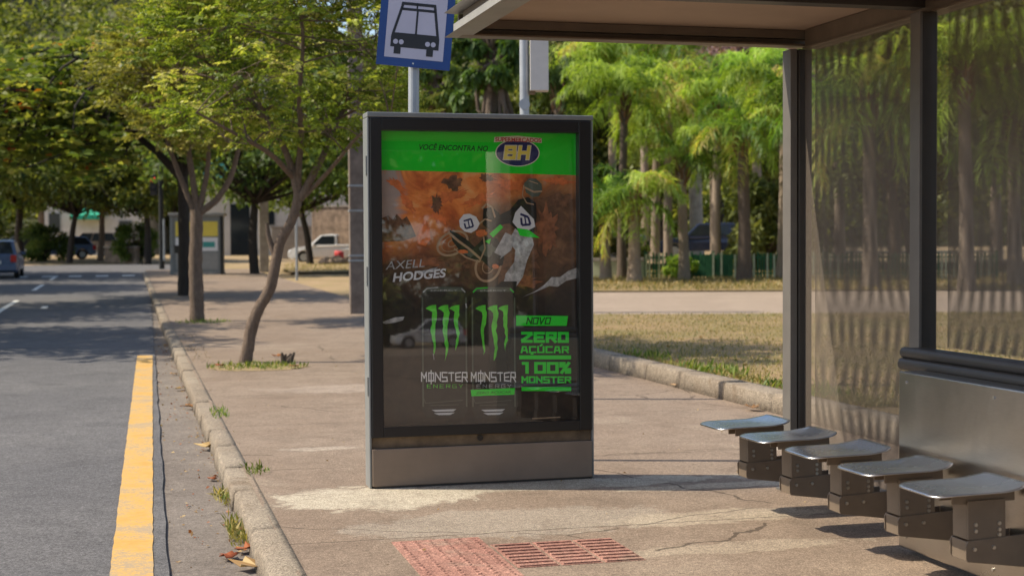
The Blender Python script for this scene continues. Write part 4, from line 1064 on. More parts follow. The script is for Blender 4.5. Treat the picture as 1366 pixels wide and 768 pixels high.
def awn(root, a):
    A, B = P(100, 293, 108), P(139, 276, 108)
    MB().prism([(A.x - a.x, -.01, B.z - a.z), (A.x - a.x, -.01, A.z - a.z), (A.x - a.x, -1.2, A.z - a.z), (A.x - a.x, -1.2, A.z - a.z + .3)], (B.x - A.x, 0, 0)).build('awning', M['awning'], root)
building('house', 'white house with a bright green awning among the far trees on the left', 60, 192, 108, 245, 8, 'wall_white', wins=((66, 80, 285, 310), (160, 175, 295, 318)), extra=awn)
def wall(name, label, px0, px1, Y0, Y1, h, th, mat, cat='wall'):
    a, b = gp(px0, Y0), gp(px1, Y1); d = b - a; ang = math.atan2(d.y, d.x); L = math.hypot(d.x, d.y)
    root = empty(name, a, ang, label, cat)
    MB().box((0, 0, -.3), (L, th, h)).build('masonry', M[mat], root, bevel=.03)
    MB().box((-.03, -.05, h + .003), (L + .03, th + .05, h + .10)).build('coping', M['concrete'], root)
    return root
wall('garden_wall', 'tan garden wall behind the thin grey post and street tree', 362, 415, 90, 90, 1.9, .25, 'wall_tan')
wall('retaining_wall', 'rough brown stone retaining wall behind the white pickup', 416, 520, 88, 86, 3.1, .5, 'stone')
wall('planter_wall', 'low brown planter wall beyond the crossing, right of the beige car', 139, 182, 86, 85, .75, .3, 'stone')
wall('low_wall', 'low pale banded wall at the left end of the green fence', 790, 861, 49.5, 49.2, .62, .2, 'fence_pale')

def fence():
    a, b = gp(861, 49.0), gp(1330, 46.5); d = b - a; L = math.hypot(d.x, d.y); ang = math.atan2(d.y, d.x)
    root = empty('picket_fence', a, ang, 'low green picket fence with pale bars behind the palms', 'fence')
    H = .88; pk = MB(); pp = MB(); r = random.Random(4); x = 0
    while x < L:
        w = .065; hh = H + r.uniform(-.05, .03)
        pale = r.random() < .30
        (pp if pale else pk).box((x, -.012 if not pale else -.045, 0.02), (x + w, .012 if not pale else -.028, hh))
        x += w + r.choice((.035, .045, .06)) + (.06 if r.random() < .1 else 0)
    pk.build('picket_panel', M['fence_green'], root); pp.build('pale_bars', M['fence_pale'], root)
    for z in (.18, .70): MB().box((0, .013, z), (L, .05, z + .06)).build('rail', M['fence_green'], root)
    for k in range(6): MB().box((k * L / 5 - .05, .052, 0), (k * L / 5 + .05, .14, H + .06)).build('post', M['fence_green'], root)
    A, B = P(925, 370, 48.7), P(978, 345, 48.5)
    MB().box((A.x - a.x, .15, .1), (B.x - a.x, .17, .82)).build('board', M['fence_green'], root)
fence()

# ------------------------------------------------------------------ trees
def tree_obj(name, label, loc, trunk_parts, crown, bark, leafm, group=None, cat='tree', rz=0.0):
    root = empty(name, loc, rz, label, cat, group)
    V, Fc = join_np(trunk_parts)
    link('trunk', np_mesh('trunk', V, Fc, smooth=True), M[bark], root)
    v, f, rn = crown
    link('crown', np_mesh('crown', v, f, rn), M[leafm], root)
    return root
def limb_path(a, b, sag, rng):
    a, b = np.array(a, float), np.array(b, float); m = (a + b) / 2 + rng.normal(size=3) * sag * np.linalg.norm(b - a); m[2] += sag * .5
    return resample([a, m, b], 6)
def sprays(centers, radii, n_each, L, pairs, lw, rng, out_from):
    """feathery sprays: a short stalk with leaflets on both sides"""
    C, D, RN = [], [], []
    for c, (rx, ry, rz_) in zip(centers, radii):
        n = n_each
        off = rng.normal(size=(n, 3)) * np.array([rx, ry, rz_]) * .55
        p = c + off; o = p - out_from; o[:, 2] *= .25
        d = unit(unit(o) + rng.normal(size=(n, 3)) * np.array([.75, .75, .28]))
        d[:, 2] -= .08; d = unit(d)
        s = unit(np.cross(d, np.array([0, 0, 1.0]) + rng.normal(size=(n, 3)) * .35))
        tone = np.clip(rng.normal(.5, .22) + rng.normal(size=n) * .16, 0, 1)
        for k in range(pairs):
            t = (k + .6) / pairs
            q = p + d * (L * t)[:, None] if np.ndim(L) else p + d * L * t
            for sg in (-1, 1):
                C.append(q); D.append(s * sg + d * .45 + rng.normal(size=(n, 3)) * .2 + np.array([0, 0, -.12])); RN.append(np.clip(tone + rng.normal(size=n) * .1, 0, 1))
    C, D, RN = np.concatenate(C), np.concatenate(D), np.concatenate(RN)
    return leaves(C, D, lw[0] * (.7 + .6 * rng.random(len(C))), lw[1], RN, rng)

def street_tree(name, label, base_px, Y, limbs_px, regions, nclump, bark, leafm, seed, clump_r, spray, fill_from):
    rng = np.random.default_rng(seed)
    b = gp(base_px[0], Y); b0 = np.array(b)
    def L(px, py, dy=0.0): return np.array(P(px, py, Y + dy)) - b0
    tubes, nodes = [], []
    for pts, r0, r1 in limbs_px:
        pp = np.array([L(*p) for p in pts]); n = max(6, len(pts) * 4); q = resample(pp, n)
        tubes.append(tube_np(q, np.linspace(r0, r1, n) ** 1.0, 9, .05, rng)); nodes += [(p, r) for p, r in zip(q[n // 2:], np.linspace(r0, r1, n)[n // 2:])]
    centers, radii = [], []
    tries = 0
    while len(centers) < nclump and tries < 20000:
        tries += 1
        x0, x1, y0, y1, dy, fn = regions[rng.integers(len(regions))]
        px, py = rng.uniform(x0, x1), rng.uniform(y0, y1)
        if not fn(px, py): continue
        c = L(px, py, rng.normal() * dy)
        centers.append(c); k = rng.uniform(.7, 1.35); radii.append((clump_r * k, clump_r * k, clump_r * k * .42))
    NP = np.array([p for p, r in nodes])
    for c in centers:
        dd = np.linalg.norm((NP - c) * np.array([1, 1, 1.4]), axis=1) + (NP[:, 2] > c[2]) * .6
        i = int(np.argmin(dd)); q = limb_path(NP[i], c, .10, rng)
        r = max(.008, min(nodes[i][1] * .55, .035)); tubes.append(tube_np(q, np.linspace(r, .005, 6), 5, 0, rng))
        for _ in range(2):
            e = c + rng.normal(size=3) * clump_r * .7; q2 = limb_path(q[3], e, .08, rng); tubes.append(tube_np(q2, np.linspace(r * .5, .003, 6), 4, 0, rng))
    cr = sprays(centers, radii, spray[0], spray[1], spray[2], spray[3], rng, L(*fill_from))
    return tree_obj(name, label, b, tubes, cr, bark, leafm, 'street trees in the pavement')
Y1 = hit(328, 483).y
street_tree('street_tree', 'slender street tree with a leaning crooked trunk and feathery light green crown, nearest the kerb', (328, 483), Y1,
    [([(327, 487), (331, 462), (336, 435), (346, 410), (360, 385), (367, 355), (373, 325), (386, 300), (394, 280), (398, 258)], .080, .056),
     ([(397, 262), (391, 232), (380, 200), (358, 160), (330, 130, .3), (292, 96, .5), (240, 60, .8)], .052, .014),
     ([(398, 262), (398, 225), (402, 180), (399, 130, -.3), (404, 60, -.6), (398, -40, -.7)], .05, .014),
     ([(399, 266), (414, 240), (432, 205), (446, 170, .3), (470, 130, .6), (505, 90, .9)], .055, .014),
     ([(396, 270), (420, 248), (450, 215, -.4), (480, 180, -.9), (520, 160, -1.2)], .035, .012),
     ([(391, 236), (360, 205, -.5), (320, 182, -1.0), (262, 150, -1.6)], .04, .012),
     ([(369, 345), (360, 322), (356, 298)], .045, .022)],
    [(215, 545, -150, 215, .9, lambda x, y: y < 205 - abs(x - 400) * .30 and not (345 < x < 445 and y > 180) and ((x - 385) / 185) ** 2 + ((y - 40) / 195) ** 2 < 1)],
    205, 'bark', 'leaf_fine', 21, .40, (15, .25, 8, (.068, .034)), (395, 120, 0))
Y2 = hit(262, 428).y
street_tree('street_tree', 'street tree with a thick upright trunk, four forking pale limbs and a yellowish crown', (262, 428), Y2,
    [([(263, 432), (262, 395), (261, 350), (262, 310), (262, 280)], .138, .115),
     ([(260, 284), (248, 255), (236, 225), (224, 190), (214, 150)], .065, .03),
     ([(262, 282), (258, 245), (252, 205), (249, 165), (240, 120)], .07, .03),
     ([(265, 282), (272, 252), (278, 215), (278, 165), (285, 120)], .06, .028),
     ([(266, 284), (290, 265), (308, 235), (319, 195), (330, 150)], .07, .03)],
    [(148, 350, 10, 205, .9, lambda x, y: ((x - 245) / 105) ** 2 + ((y - 100) / 92) ** 2 < 1 and y < 188)],
    95, 'bark', 'leaf_pale', 22, .52, (14, .30, 8, (.10, .046)), (255, 150, 0))

def rosette_tree(name, label, base_px, Y, tubes_px, reg, n, seed):
    rng = np.random.default_rng(seed); b = gp(base_px, Y); b0 = np.array(b)
    L = lambda px, py, dy=0.0: np.array(P(px, py, Y + dy)) - b0
    tubes = []; nodes = []
    for pts, r0, r1 in tubes_px:
        q = resample(np.array([L(*p) for p in pts]), 12); tubes.append(tube_np(q, np.linspace(r0, r1, 12), 9, .05, rng)); nodes += list(q[5:])
    C, D, RN = [], [], []; NP = np.array(nodes); cnt = 0
    while cnt < n:
        x0, x1, y0, y1, dy, fn = reg; px, py = rng.uniform(x0, x1), rng.uniform(y0, y1)
        if not fn(px, py): continue
        c = L(px, py, rng.normal() * dy); cnt += 1
        if cnt % 6 == 0:
            i = int(np.argmin(np.linalg.norm(NP - c, axis=1))); tubes.append(tube_np(limb_path(NP[i], c, .1, rng), np.linspace(.05, .01, 6), 5, 0, rng))
        k = 8; th = rng.random() * 6.28 + np.arange(k) * 2.4
        d = np.stack([np.cos(th), np.sin(th), rng.uniform(-.25, .35, k)], 1)
        C.append(np.repeat(c[None], k, 0) + d * .04); D.append(d); base = rng.beta(1.6, 1.9) 
        RN.append(np.clip(base * .9 + rng.normal(size=k) * .10 + (rng.random(k) < .02) * .5, 0, 1))
    C, D, RN = np.concatenate(C), np.concatenate(D), np.concatenate(RN)
    cr = leaves(C, D, .30 * (.7 + .6 * rng.random(len(C))), .155, RN, rng)
    return tree_obj(name, label, b, tubes, cr, 'bark_dark', 'leaf_broad', 'street trees in the pavement')
Y3 = hit(247, 394).y
rosette_tree('street_tree', 'broad leaved street tree with black trunk and orange leaves behind the pale limbed tree', 246, Y3,
    [([(246, 396), (246, 340), (245, 290), (244, 235)], .17, .14), ([(244, 240), (200, 195), (130, 150, .5), (40, 120, .8)], .12, .03),
     ([(244, 240), (215, 170), (180, 110, -.6), (120, 70, -1)], .10, .03), ([(244, 240), (270, 180), (310, 140, .5)], .10, .03), ([(244, 240), (240, 160), (236, 70)], .10, .03)],
    (-60, 330, 50, 262, 1.7, lambda x, y: ((x - 120) / 190) ** 2 + ((y - 150) / 95) ** 2 < 1 and y < 235 + 18 * math.sin(x * .07) and not (178 < x < 242 and y > 188)), 900, 31)
rosette_tree('street_tree', 'broad leaved tree across the road, its crown entering at the left edge', -120, 58,
    [([(-120, 375), (-118, 300), (-116, 240)], .2, .15), ([(-116, 240), (-60, 190), (0, 160, .5)], .12, .03), ([(-116, 240), (-150, 170), (-160, 90)], .12, .04), ([(-116, 240), (-80, 150), (-40, 100)], .10, .03)],
    (-300, 60, 70, 260, 2.2, lambda x, y: ((x + 115) / 170) ** 2 + ((y - 155) / 95) ** 2 < 1), 1000, 32)

# generic background trees: three shapes, copied
def crown_mesh(seed, rx, rz, nclump, nleaf, L, Wd, zc, trunk_h, r0, lean=0.0, droop=0.0):
    rng = np.random.default_rng(seed); tubes = []
    top = np.array([lean, 0, trunk_h]); q = resample([(0, 0, -.3), (lean * .3, .1, trunk_h * .5), top], 8); tubes.append(tube_np(q, np.linspace(r0, r0 * .7, 8), 9, .05, rng))
    C, D, RN = [], [], []
    for k in range(nclump):
        d = unit(rng.normal(size=3)); s = rng.random() ** .4
        c = np.array([lean, 0, zc]) + d * s * np.array([rx, rx, rz])
        if k % 2 == 0:
            mid = (top + c) / 2 + rng.normal(size=3) * .3; tubes.append(tube_np(resample([top, mid, c], 6), np.linspace(r0 * .45, .02, 6), 6, 0, rng))
        cr = rng.uniform(.16, .30) * rx
        o = unit(rng.normal(size=(nleaf, 3))) * (rng.random(nleaf) ** .4)[:, None] * np.array([cr, cr, cr * .62])
        C.append(c + o); D.append(unit(o) * .6 + rng.normal(size=(nleaf, 3)) * .6 + np.array([0, 0, -.15 - droop]))
        RN.append(np.clip(rng.normal(.45, .18) + rng.normal(size=nleaf) * .16, 0, 1))
    C, D, RN = np.concatenate(C), np.concatenate(D), np.concatenate(RN)
    v, f, rn = leaves(C, D, L * (.6 + .8 * rng.random(len(C))), Wd, RN, rng)
    tv, tf = join_np(tubes)
    return np_mesh('trunk', tv, tf, smooth=True), np_mesh('crown', v, f, rn)
SH = {'round': crown_mesh(41, 3.4, 2.8, 60, 130, .34, .17, 5.4, 2.9, .24), 'tall': crown_mesh(42, 2.6, 4.2, 62, 130, .34, .17, 7.0, 3.0, .26, .3),
      'wide': crown_mesh(43, 4.6, 2.0, 64, 130, .34, .17, 5.2, 3.0, .22, .5), 'vine': crown_mesh(44, 1.15, 3.6, 46, 170, .24, .12, 4.6, 5.5, .22, .1, 1.2),
      'bush': crown_mesh(45, 1.7, 1.15, 40, 150, .22, .11, 1.15, .5, .08)}
tcount = {}
def bg_tree(kind, px, Y, sc, label, leafm='leaf_mid', bark='bark_mid', name='tree', group='trees behind the street', dz=0.0, cat='tree', at=None, sz=None):
    p = at if at is not None else gp(px, Y)
    p = Vector((p.x, p.y, hillz(p.x, p.y) + dz))
    root = empty(name, p, (px * .37 + Y) % 6.28, label, cat, group); root.scale = (sc, sc, sz or sc)
    tm, cm = SH[kind]
    for nm, me, mt in (('trunk', tm, bark), ('crown', cm, leafm)):
        key = (kind, nm, mt)
        if key not in tcount:
            me2 = me.copy(); me2.materials.append(M[mt]); tcount[key] = me2
        o = bpy.data.objects.new(nm, tcount[key]); COL.objects.link(o); o.parent = root
    return root
T = [('wide', 133, 88, .95, 'spreading tree with a lit forked trunk right of the beige car', 'leaf_mid', 'bark'),
     ('wide', 92, 85, .9, 'dark trunked spreading tree between the blue and beige cars', 'leaf_mid', 'bark_dark'),
     ('round', 28, 92, 1.15, 'dense dark tree behind the dark car at far left', 'leaf_dark', 'bark_dark'),
     ('round', -35, 86, 1.2, 'dense tree at the far left edge beyond the crossing', 'leaf_dark', 'bark_dark'),
     ('tall', 52, 112, 1.3, 'tall tree rising behind the green awning house, left side', 'leaf_mid', 'bark_mid'),
     ('tall', 150, 118, 1.35, 'tall dark tree rising behind the green awning house, right side', 'leaf_mid', 'bark_mid'),
     ('round', 196, 84, .95, 'dark rounded tree just left of the traffic light', 'leaf_mid', 'bark_dark'),
     ('round', 232, 112, 1.3, 'dark tree between the two far houses', 'leaf_dark', 'bark_dark'),
     ('wide', 340, 58, .95, 'dark trunked tree just left of the pale utility pole', 'leaf_dark', 'bark_dark'),
     ('wide', 414, 76, .9, 'dark trunked tree standing in front of the white pickup', 'leaf_mid', 'bark_dark'),
     ('tall', 330, 122, 1.5, 'tall tree rising behind the teal canopy house, left end', 'leaf_mid', 'bark_mid'),
     ('tall', 430, 118, 1.4, 'tall tree rising behind the teal canopy house, right end', 'leaf_dark', 'bark_mid'),
     ('round', 525, 72, 1.25, 'leafy tree behind the bus stop sign', 'leaf_mid', 'bark_mid'),
     ('tall', 590, 66, 1.1, 'tree with a bare brownish trunk right of the bus stop sign', 'leaf_mid', 'bark'),
     ('round', 740, 72, 1.3, 'dark tree behind the whitish metal box', 'leaf_dark', 'bark_dark'),
     ('tall', 800, 96, 1.5, 'tall dark tree behind the leftmost palms', 'leaf_dark', 'bark_dark'),
     ('round', 880, 92, 1.35, 'dark rounded tree behind the navy estate car', 'leaf_dark', 'bark_dark'),
     ('tall', 965, 98, 1.5, 'tall dark tree behind the thick white palm trunk', 'leaf_dark', 'bark_dark'),
     ('round', 1060, 84, 1.4, 'pale leafed tree behind the pale bush and far shelter post', 'leaf_bush', 'bark_dark'),
     ('wide', 1215, 56, .8, 'spreading tree seen through the farther perforated bay, left', 'leaf_bush', 'bark_dark'),
     ('tall', 1190, 54, 1.0, 'upright tree seen through the farther perforated bay, right', 'leaf_mid', 'bark_mid'),
     ('round', 1440, 44, 1.2, 'rounded tree beyond the nearer end of the shelter wall', 'leaf_bush', 'bark_dark')]
for (kd, px, Y, sc, lb, lf, bk) in T: bg_tree(kd, px, Y, sc, lb, lf, bk)
bg_tree('vine', 655, 47, 1.12, 'tree trunk wholly draped in hanging vines behind the advertising panel', 'leaf_vine', 'bark_mid', sz=1.35)
bg_tree('vine', 575, 52, 1.0, 'ragged vine covered trunk just right of the bus stop sign', 'leaf_mid', 'bark', sz=1.3)
bg_tree('round', 1010, 80, 1.0, 'mauve blossoming tree above the palms beside the far shelter post', 'leaf_pink', 'bark_mid', dz=4.6)
bg_tree('bush', 1025, 56, 1.25, 'large pale leafy bush behind the fence beside the far shelter post', 'leaf_bush', 'bark_mid', 'bush', cat='bush', sz=1.5)
bg_tree('bush', 176, 86, .9, 'rounded green bush at the right end of the planter wall', 'leaf_mid', 'bark_mid', 'bush', cat='bush')
bg_tree('bush', 60, 87, .9, 'dark hedge-like bush left of the spreading trees', 'leaf_dark', 'bark_dark', 'bush', cat='bush')
bg_tree('bush', 800, 58, 1.0, 'dark low bush behind the low pale wall', 'leaf_dark', 'bark_dark', 'bush', cat='bush')
bg_tree('bush', 906, 48.4, .34, 'small bright yellow-green shrub against the fence', 'leaf_palm', 'bark_mid', 'bush', cat='bush')
# trees over the far side of the road: they cast the bands of shade
for i, (u, v, s) in enumerate(((26, -8.3, 1.05), (37, -8.8, 1.12), (50, -9.2, 1.2), (66, -9.5, 1.25))):
    bg_tree('wide', 10 * i, 20, s, ['roadside tree shading the road near the yellow line end', 'roadside tree shading the road before the silver car', 'roadside tree shading the road at the silver car', 'roadside tree shading the crossing'][i], 'leaf_dark', 'bark_dark', 'roadside_tree', 'trees along the far side of the road', at=UV(u, v))
# trees behind the photographer, mirrored in the glass
for i, (u, v, s) in enumerate(((-68, 2, 2.2), (-69, 11, 2.3), (-68, 20, 2.2), (-70, 29, 2.3), (-72, -8, 2.2))):
    bg_tree('round', 10 * i, 20, s, ['dark tree mirrored in the advertising glass, by the road', 'dark tree mirrored in the advertising glass, behind the compact car', 'dark tree mirrored in the advertising glass, past the compact car', 'dark tree mirrored in the advertising glass, farthest from the road', 'dark tree mirrored in the advertising glass, across the road'][i], 'leaf_dark', 'bark_dark', 'mirrored_tree', 'trees behind the photographer', at=UV(u, v))

for i, v in enumerate((-2, 5, 12, 19, 26, 33)):  # added out-of-view shrubs: block the bright gap below the crowns in the reflection
    bg_tree('bush', 40 * i, 20, 2.7, ['added dark shrub darkening the advertising glass reflection, %s' % w for w in ('across the road', 'at the road edge', 'left of the compact car', 'behind the compact car', 'right of the compact car', 'farthest right')][i], 'leaf_dark', 'bark_dark', 'reflection_fill_shrub', 'added shrubs behind the photographer', cat='bush', at=UV(-64 - (i % 2) * 2, v))

# the wooded hillside
def wood():
    rng = np.random.default_rng(61); C, D, RN = [], [], []
    for k in range(1500):
        Y = 116 + 100 * rng.random() ** 1.3; px = rng.uniform(-250, 1750); x = (px - 683) / F * Y
        c = np.array([x, Y, hillz(x, Y) + rng.uniform(1.5, 4.5)]); n = 90; cr = rng.uniform(1.8, 3.2)
        o = unit(rng.normal(size=(n, 3))) * (rng.random(n) ** .4)[:, None] * np.array([cr, cr, cr * .8])
        C.append(c + o); D.append(unit(o) * .5 + rng.normal(size=(n, 3)) * .6); RN.append(np.clip(rng.normal(.45, .25) + rng.normal(size=n) * .15, 0, 1))
    C, D, RN = np.concatenate(C), np.concatenate(D), np.concatenate(RN)
    v, f, rn = leaves(C, D, .8 * (.6 + .8 * rng.random(len(C))), .42, RN, rng)
    tag(link('wood', np_mesh('wood', v, f, rn), M['leaf_mid']), kind='stuff')
wood()

# palms
def palm_mesh(seed, nf, fl, droop, leaflet, stiff=1.0):
    rng = np.random.default_rng(seed); C0, C1, C2, RN = [], [], [], []; ra = []
    for k in range(nf):
        az = k * 2.399 + rng.normal() * .2; el = rng.uniform(.15, 1.35) if k > nf * .2 else rng.uniform(-.6, .1)
        L = fl * rng.uniform(.8, 1.12); t = np.linspace(0, 1, 26); h = np.array([math.cos(az), math.sin(az), 0])
        e = el - droop * (1.5 * t ** 1.5) * (0.6 + .5 * max(0, el)); ds = L / 25
        step = np.stack([np.cos(e) * h[0], np.cos(e) * h[1], np.sin(e)], 1) * ds
        pts = np.cumsum(step, 0); pts -= pts[0]
        ra.append(tube_np(pts[::5], np.linspace(.022, .006, len(pts[::5])), 4, 0, rng))
        side = np.array([-h[1], h[0], 0]); tone = rng.normal(.5, .27)
        for sgn in (-1, 1):
            for rep in range(2):
                idx = np.arange(3, 26); p = pts[idx] + step[idx] * rng.random((len(idx), 1)); n = len(idx); tt = t[idx][:, None]
                fw = unit(step[idx]); ll = leaflet * (0.55 + .9 * np.sin(np.pi * np.clip(tt, .08, .95))) * rng.uniform(.8, 1.15, (n, 1))
                d1 = unit(side * sgn + fw * .55 + np.array([0, 0, .18 * stiff]) + rng.normal(size=(n, 3)) * .22)
                m = p + d1 * ll * .45; d2 = unit(d1 * .6 + np.array([0, 0, -.9]) + rng.normal(size=(n, 3)) * .3)
                e2 = m + d2 * ll * .65
                C0.append(p); C1.append(m); C2.append(e2); RN.append(np.clip(tone + rng.normal(size=n) * .14, 0, 1))
    C0, C1, C2, RN = map(np.concatenate, (C0, C1, C2, RN)); n = len(C0)
    w = unit(np.cross(C1 - C0, np.array([0, 0, 1.0]) + rng.normal(size=(n, 3)) * .3)) * .021
    v = np.stack([C0 - w * .5, C0 + w * .5, C1 + w, C1 - w, C2 + w * .25, C2 - w * .25], 1).reshape(-1, 3); b = np.arange(n)[:, None] * 6
    f = np.concatenate([b + np.array([0, 1, 2, 3]), b + np.array([3, 2, 4, 5])]); rn = np.concatenate([RN, RN])
    rv, rf = join_np(ra); f = np.concatenate([f, rf + len(v)]); v = np.concatenate([v, rv]); rn = np.concatenate([rn, np.full(len(rf), .9)])
    return np_mesh('crown', v, f, rn)
PM = [palm_mesh(71, 17, 2.2, 1.15, .50), palm_mesh(72, 20, 2.4, 1.3, .58), palm_mesh(73, 15, 2.0, 1.0, .46)]
pmc = {}
def palm(px, Y, pyc, kind, sc, r, label, leafm='leaf_palm', bark='bark_palm', boot=True, name='palm_tree'):
    b = gp(px, Y); h = P(px, pyc, Y).z - b.z
    root = empty(name, b, (px * .7) % 6.28, label, 'palm', 'palms in the park')
    rng = np.random.default_rng(int(px)); zz = np.linspace(-.15, h, 16)
    pts = np.stack([np.sin(zz * .6 + px) * .04, np.cos(zz * .5 + px) * .04, zz], 1); pts[:, :2] -= pts[-1, :2]
    rad = r * (1.18 - .28 * np.clip(zz / max(h, .1), 0, 1)) * (1 + .35 * np.exp(-np.clip(zz, 0, 9) * 2.5))
    v, f = tube_np(pts, rad, 12, .03, rng)
    link('trunk', np_mesh('trunk', v, f, smooth=True), M[bark], root)
    if boot:
        bt = []
        for k in range(22):
            a = k * 2.4; z = h - .95 + k * .045; d = np.array([math.cos(a), math.sin(a), 0])
            bt.append(tube_np(resample([d * r * .6 + (0, 0, z), d * (r + .07) + (0, 0, z + .16), d * (r + .14) + (0, 0, z + .42)], 4), [.045, .05, .035, .015], 5, 0, rng))
        v, f = join_np(bt); link('leaf_bases', np_mesh('leaf_bases', v, f, smooth=True), M['fibre'], root)
    key = (kind, leafm)
    if key not in pmc:
        me = PM[kind].copy(); me.materials.append(M[leafm]); pmc[key] = me
    o = bpy.data.objects.new('crown', pmc[key]); COL.objects.link(o); o.parent = root; o.location = (0, 0, h); o.scale = (sc, sc, sc)
    return root
palm(845, 45.5, 262, 1, .88, .17, 'palm with a brown fibrous trunk just right of the advertising panel, before the fence')
palm(806, 47, 268, 2, .85, .15, 'palm half hidden by the right edge of the advertising panel', 'leaf_palm')
palm(833, 49, 128, 0, 1.15, .13, 'taller dark trunked palm directly behind the brown fibrous one', 'leaf_palm', 'bark_mid')
palm(876, 61, 172, 0, 1.05, .17, 'palm with a straight grey trunk behind the fence, left of the navy car')
palm(910, 47.6, 212, 2, .95, .15, 'slim palm in front of the fence, before the navy car bonnet')
palm(951, 62, 195, 0, .9, .14, 'slim palm behind the fence, before the navy car doors')
palm(990, 46.2, 172, 1, .85, .18, 'palm with a mossy trunk in front of the fence, right of the navy car', 'leaf_palm', 'bark_mid')
palm(929, 72, 120, 1, 1.35, .30, 'palm with a thick whitish trunk behind the navy car', 'leaf_palm', 'concrete', False)
palm(815, 68, 92, 1, 1.5, .18, 'tall bright palm crown above the top right corner of the advertising panel')
palm(893, 60, 110, 1, 1.3, .16, 'tall bright palm crown under the middle of the roof beam')
palm(958, 56, 140, 1, 1.1, .16, 'bright palm crown left of the mauve blossom')
palm(1046, 48, 125, 1, 1.2, .17, 'palm with fronds hanging beside the far shelter post')
palm(745, 58, 120, 0, 1.25, .17, 'dark fronded palm just right of the whitish metal box', 'leaf_palm_dark', 'bark_mid')
palm(860, 82, 70, 0, 1.7, .2, 'tallest palm crown just below the roof beam, behind the others')
palm(1010, 70, 95, 0, 1.2, .2, 'palm crown overlapping the mauve blossoming tree')
palm(1120, 62, 150, 1, 1.3, .2, 'palm glimpsed through the farther perforated bay')

palm(1158, 40, 130, 1, 1.15, .17, 'bright palm nearest behind the farther perforated bay')
palm(1285, 38.5, 95, 0, 1.3, .17, 'bright palm behind the nearer perforated bay, beside the middle post')
palm(1352, 41, 150, 1, 1.2, .17, 'bright palm behind the nearer perforated bay, at the right edge')
palm(1330, 60, 60, 1, 1.6, .2, 'tall palm crown at the top of the nearer perforated bay')

# ------------------------------------------------------------------ person behind the fence
def person():
    b = gp(858, 66); root = empty('person', b, R(100), 'person in dark clothes with a pale top walking behind the low fence', 'person')
    J = {'pel': (0, 0, .95), 'sp': (0, .01, 1.15), 'ch': (0, .02, 1.36), 'nk': (0, .02, 1.48), 'hd': (0, .04, 1.60), 'tp': (0, .04, 1.70),
         'hl': (-.09, 0, .90), 'kl': (-.10, .13, .50), 'al': (-.10, .02, .08), 'tl': (-.10, .16, .03), 'hr': (.09, 0, .90), 'kr': (.10, -.02, .48), 'ar': (.10, -.24, .12), 'tr': (.10, -.12, .03),
         'sl': (-.19, .02, 1.40), 'el': (-.25, -.05, 1.12), 'wl': (-.25, .06, .90), 'fl': (-.24, .10, .82), 'sr': (.19, .02, 1.40), 'er': (.26, .0, 1.13), 'wr': (.25, .17, .95), 'fr': (.24, .22, .88)}
    rad = dict(pel=.15, sp=.13, ch=.15, nk=.055, hd=.095, tp=.07, hl=.095, kl=.06, al=.04, tl=.035, hr=.095, kr=.06, ar=.04, tr=.035, sl=.06, el=.045, wl=.03, fl=.028, sr=.06, er=.045, wr=.03, fr=.028)
    E = [('pel', 'sp'), ('sp', 'ch'), ('ch', 'nk'), ('nk', 'hd'), ('hd', 'tp'), ('pel', 'hl'), ('hl', 'kl'), ('kl', 'al'), ('al', 'tl'), ('pel', 'hr'), ('hr', 'kr'), ('kr', 'ar'), ('ar', 'tr'), ('ch', 'sl'), ('sl', 'el'), ('el', 'wl'), ('wl', 'fl'), ('ch', 'sr'), ('sr', 'er'), ('er', 'wr'), ('wr', 'fr')]
    ks = list(J); me = bpy.data.meshes.new('body'); me.from_pydata([J[k] for k in ks], [(ks.index(a), ks.index(c)) for a, c in E], [])
    o = link('body', me, [M['skin'], M['cloth_dark'], M['cloth_blue']], root)
    o.modifiers.new('skin', 'SKIN'); sub = o.modifiers.new('sub', 'SUBSURF'); sub.levels = sub.render_levels = 2
    for i, k in enumerate(ks):
        me.skin_vertices[0].data[i].radius = (rad[k], rad[k]); me.skin_vertices[0].data[i].use_root = (k == 'pel')
    dg = bpy.context.evaluated_depsgraph_get(); m2 = bpy.data.meshes.new_from_object(o.evaluated_get(dg)); o.modifiers.clear(); o.data = m2
    if len(m2.materials) == 0:
        for k in ('skin', 'cloth_dark', 'cloth_blue'): m2.materials.append(M[k])
    for p in m2.polygons:
        z = p.center.z; p.use_smooth = True
        p.material_index = 0 if z > 1.46 or (abs(p.center.x) > .2 and z < 1.2) else (2 if z > .98 else 1)
    hm = MB(); bmesh.ops.create_uvsphere(hm.bm, u_segments=14, v_segments=9, radius=.108, matrix=Matrix.Translation((0, .02, 1.655)))
    hm.build('hair', M['hair'], root, smooth=True)
    bag = empty('bag', b + Vector((.32, .0, .78)), 0, 'dark bag hanging at the side of the person behind the fence', 'bag')
    MB().box((-.2, -.09, -.05), (.2, .09, .38), bev=.05).build('pouch', M['cloth_dark'], bag)
    st = [tube_np(resample([(-.12, 0, .36), (-.1, 0, .58), (0, 0, .66), (.1, 0, .58), (.12, 0, .36)], 12), [.012] * 12, 6)]
    v, f = join_np(st); link('strap', np_mesh('strap', v, f, smooth=True), M['cloth_dark'], bag)
person()

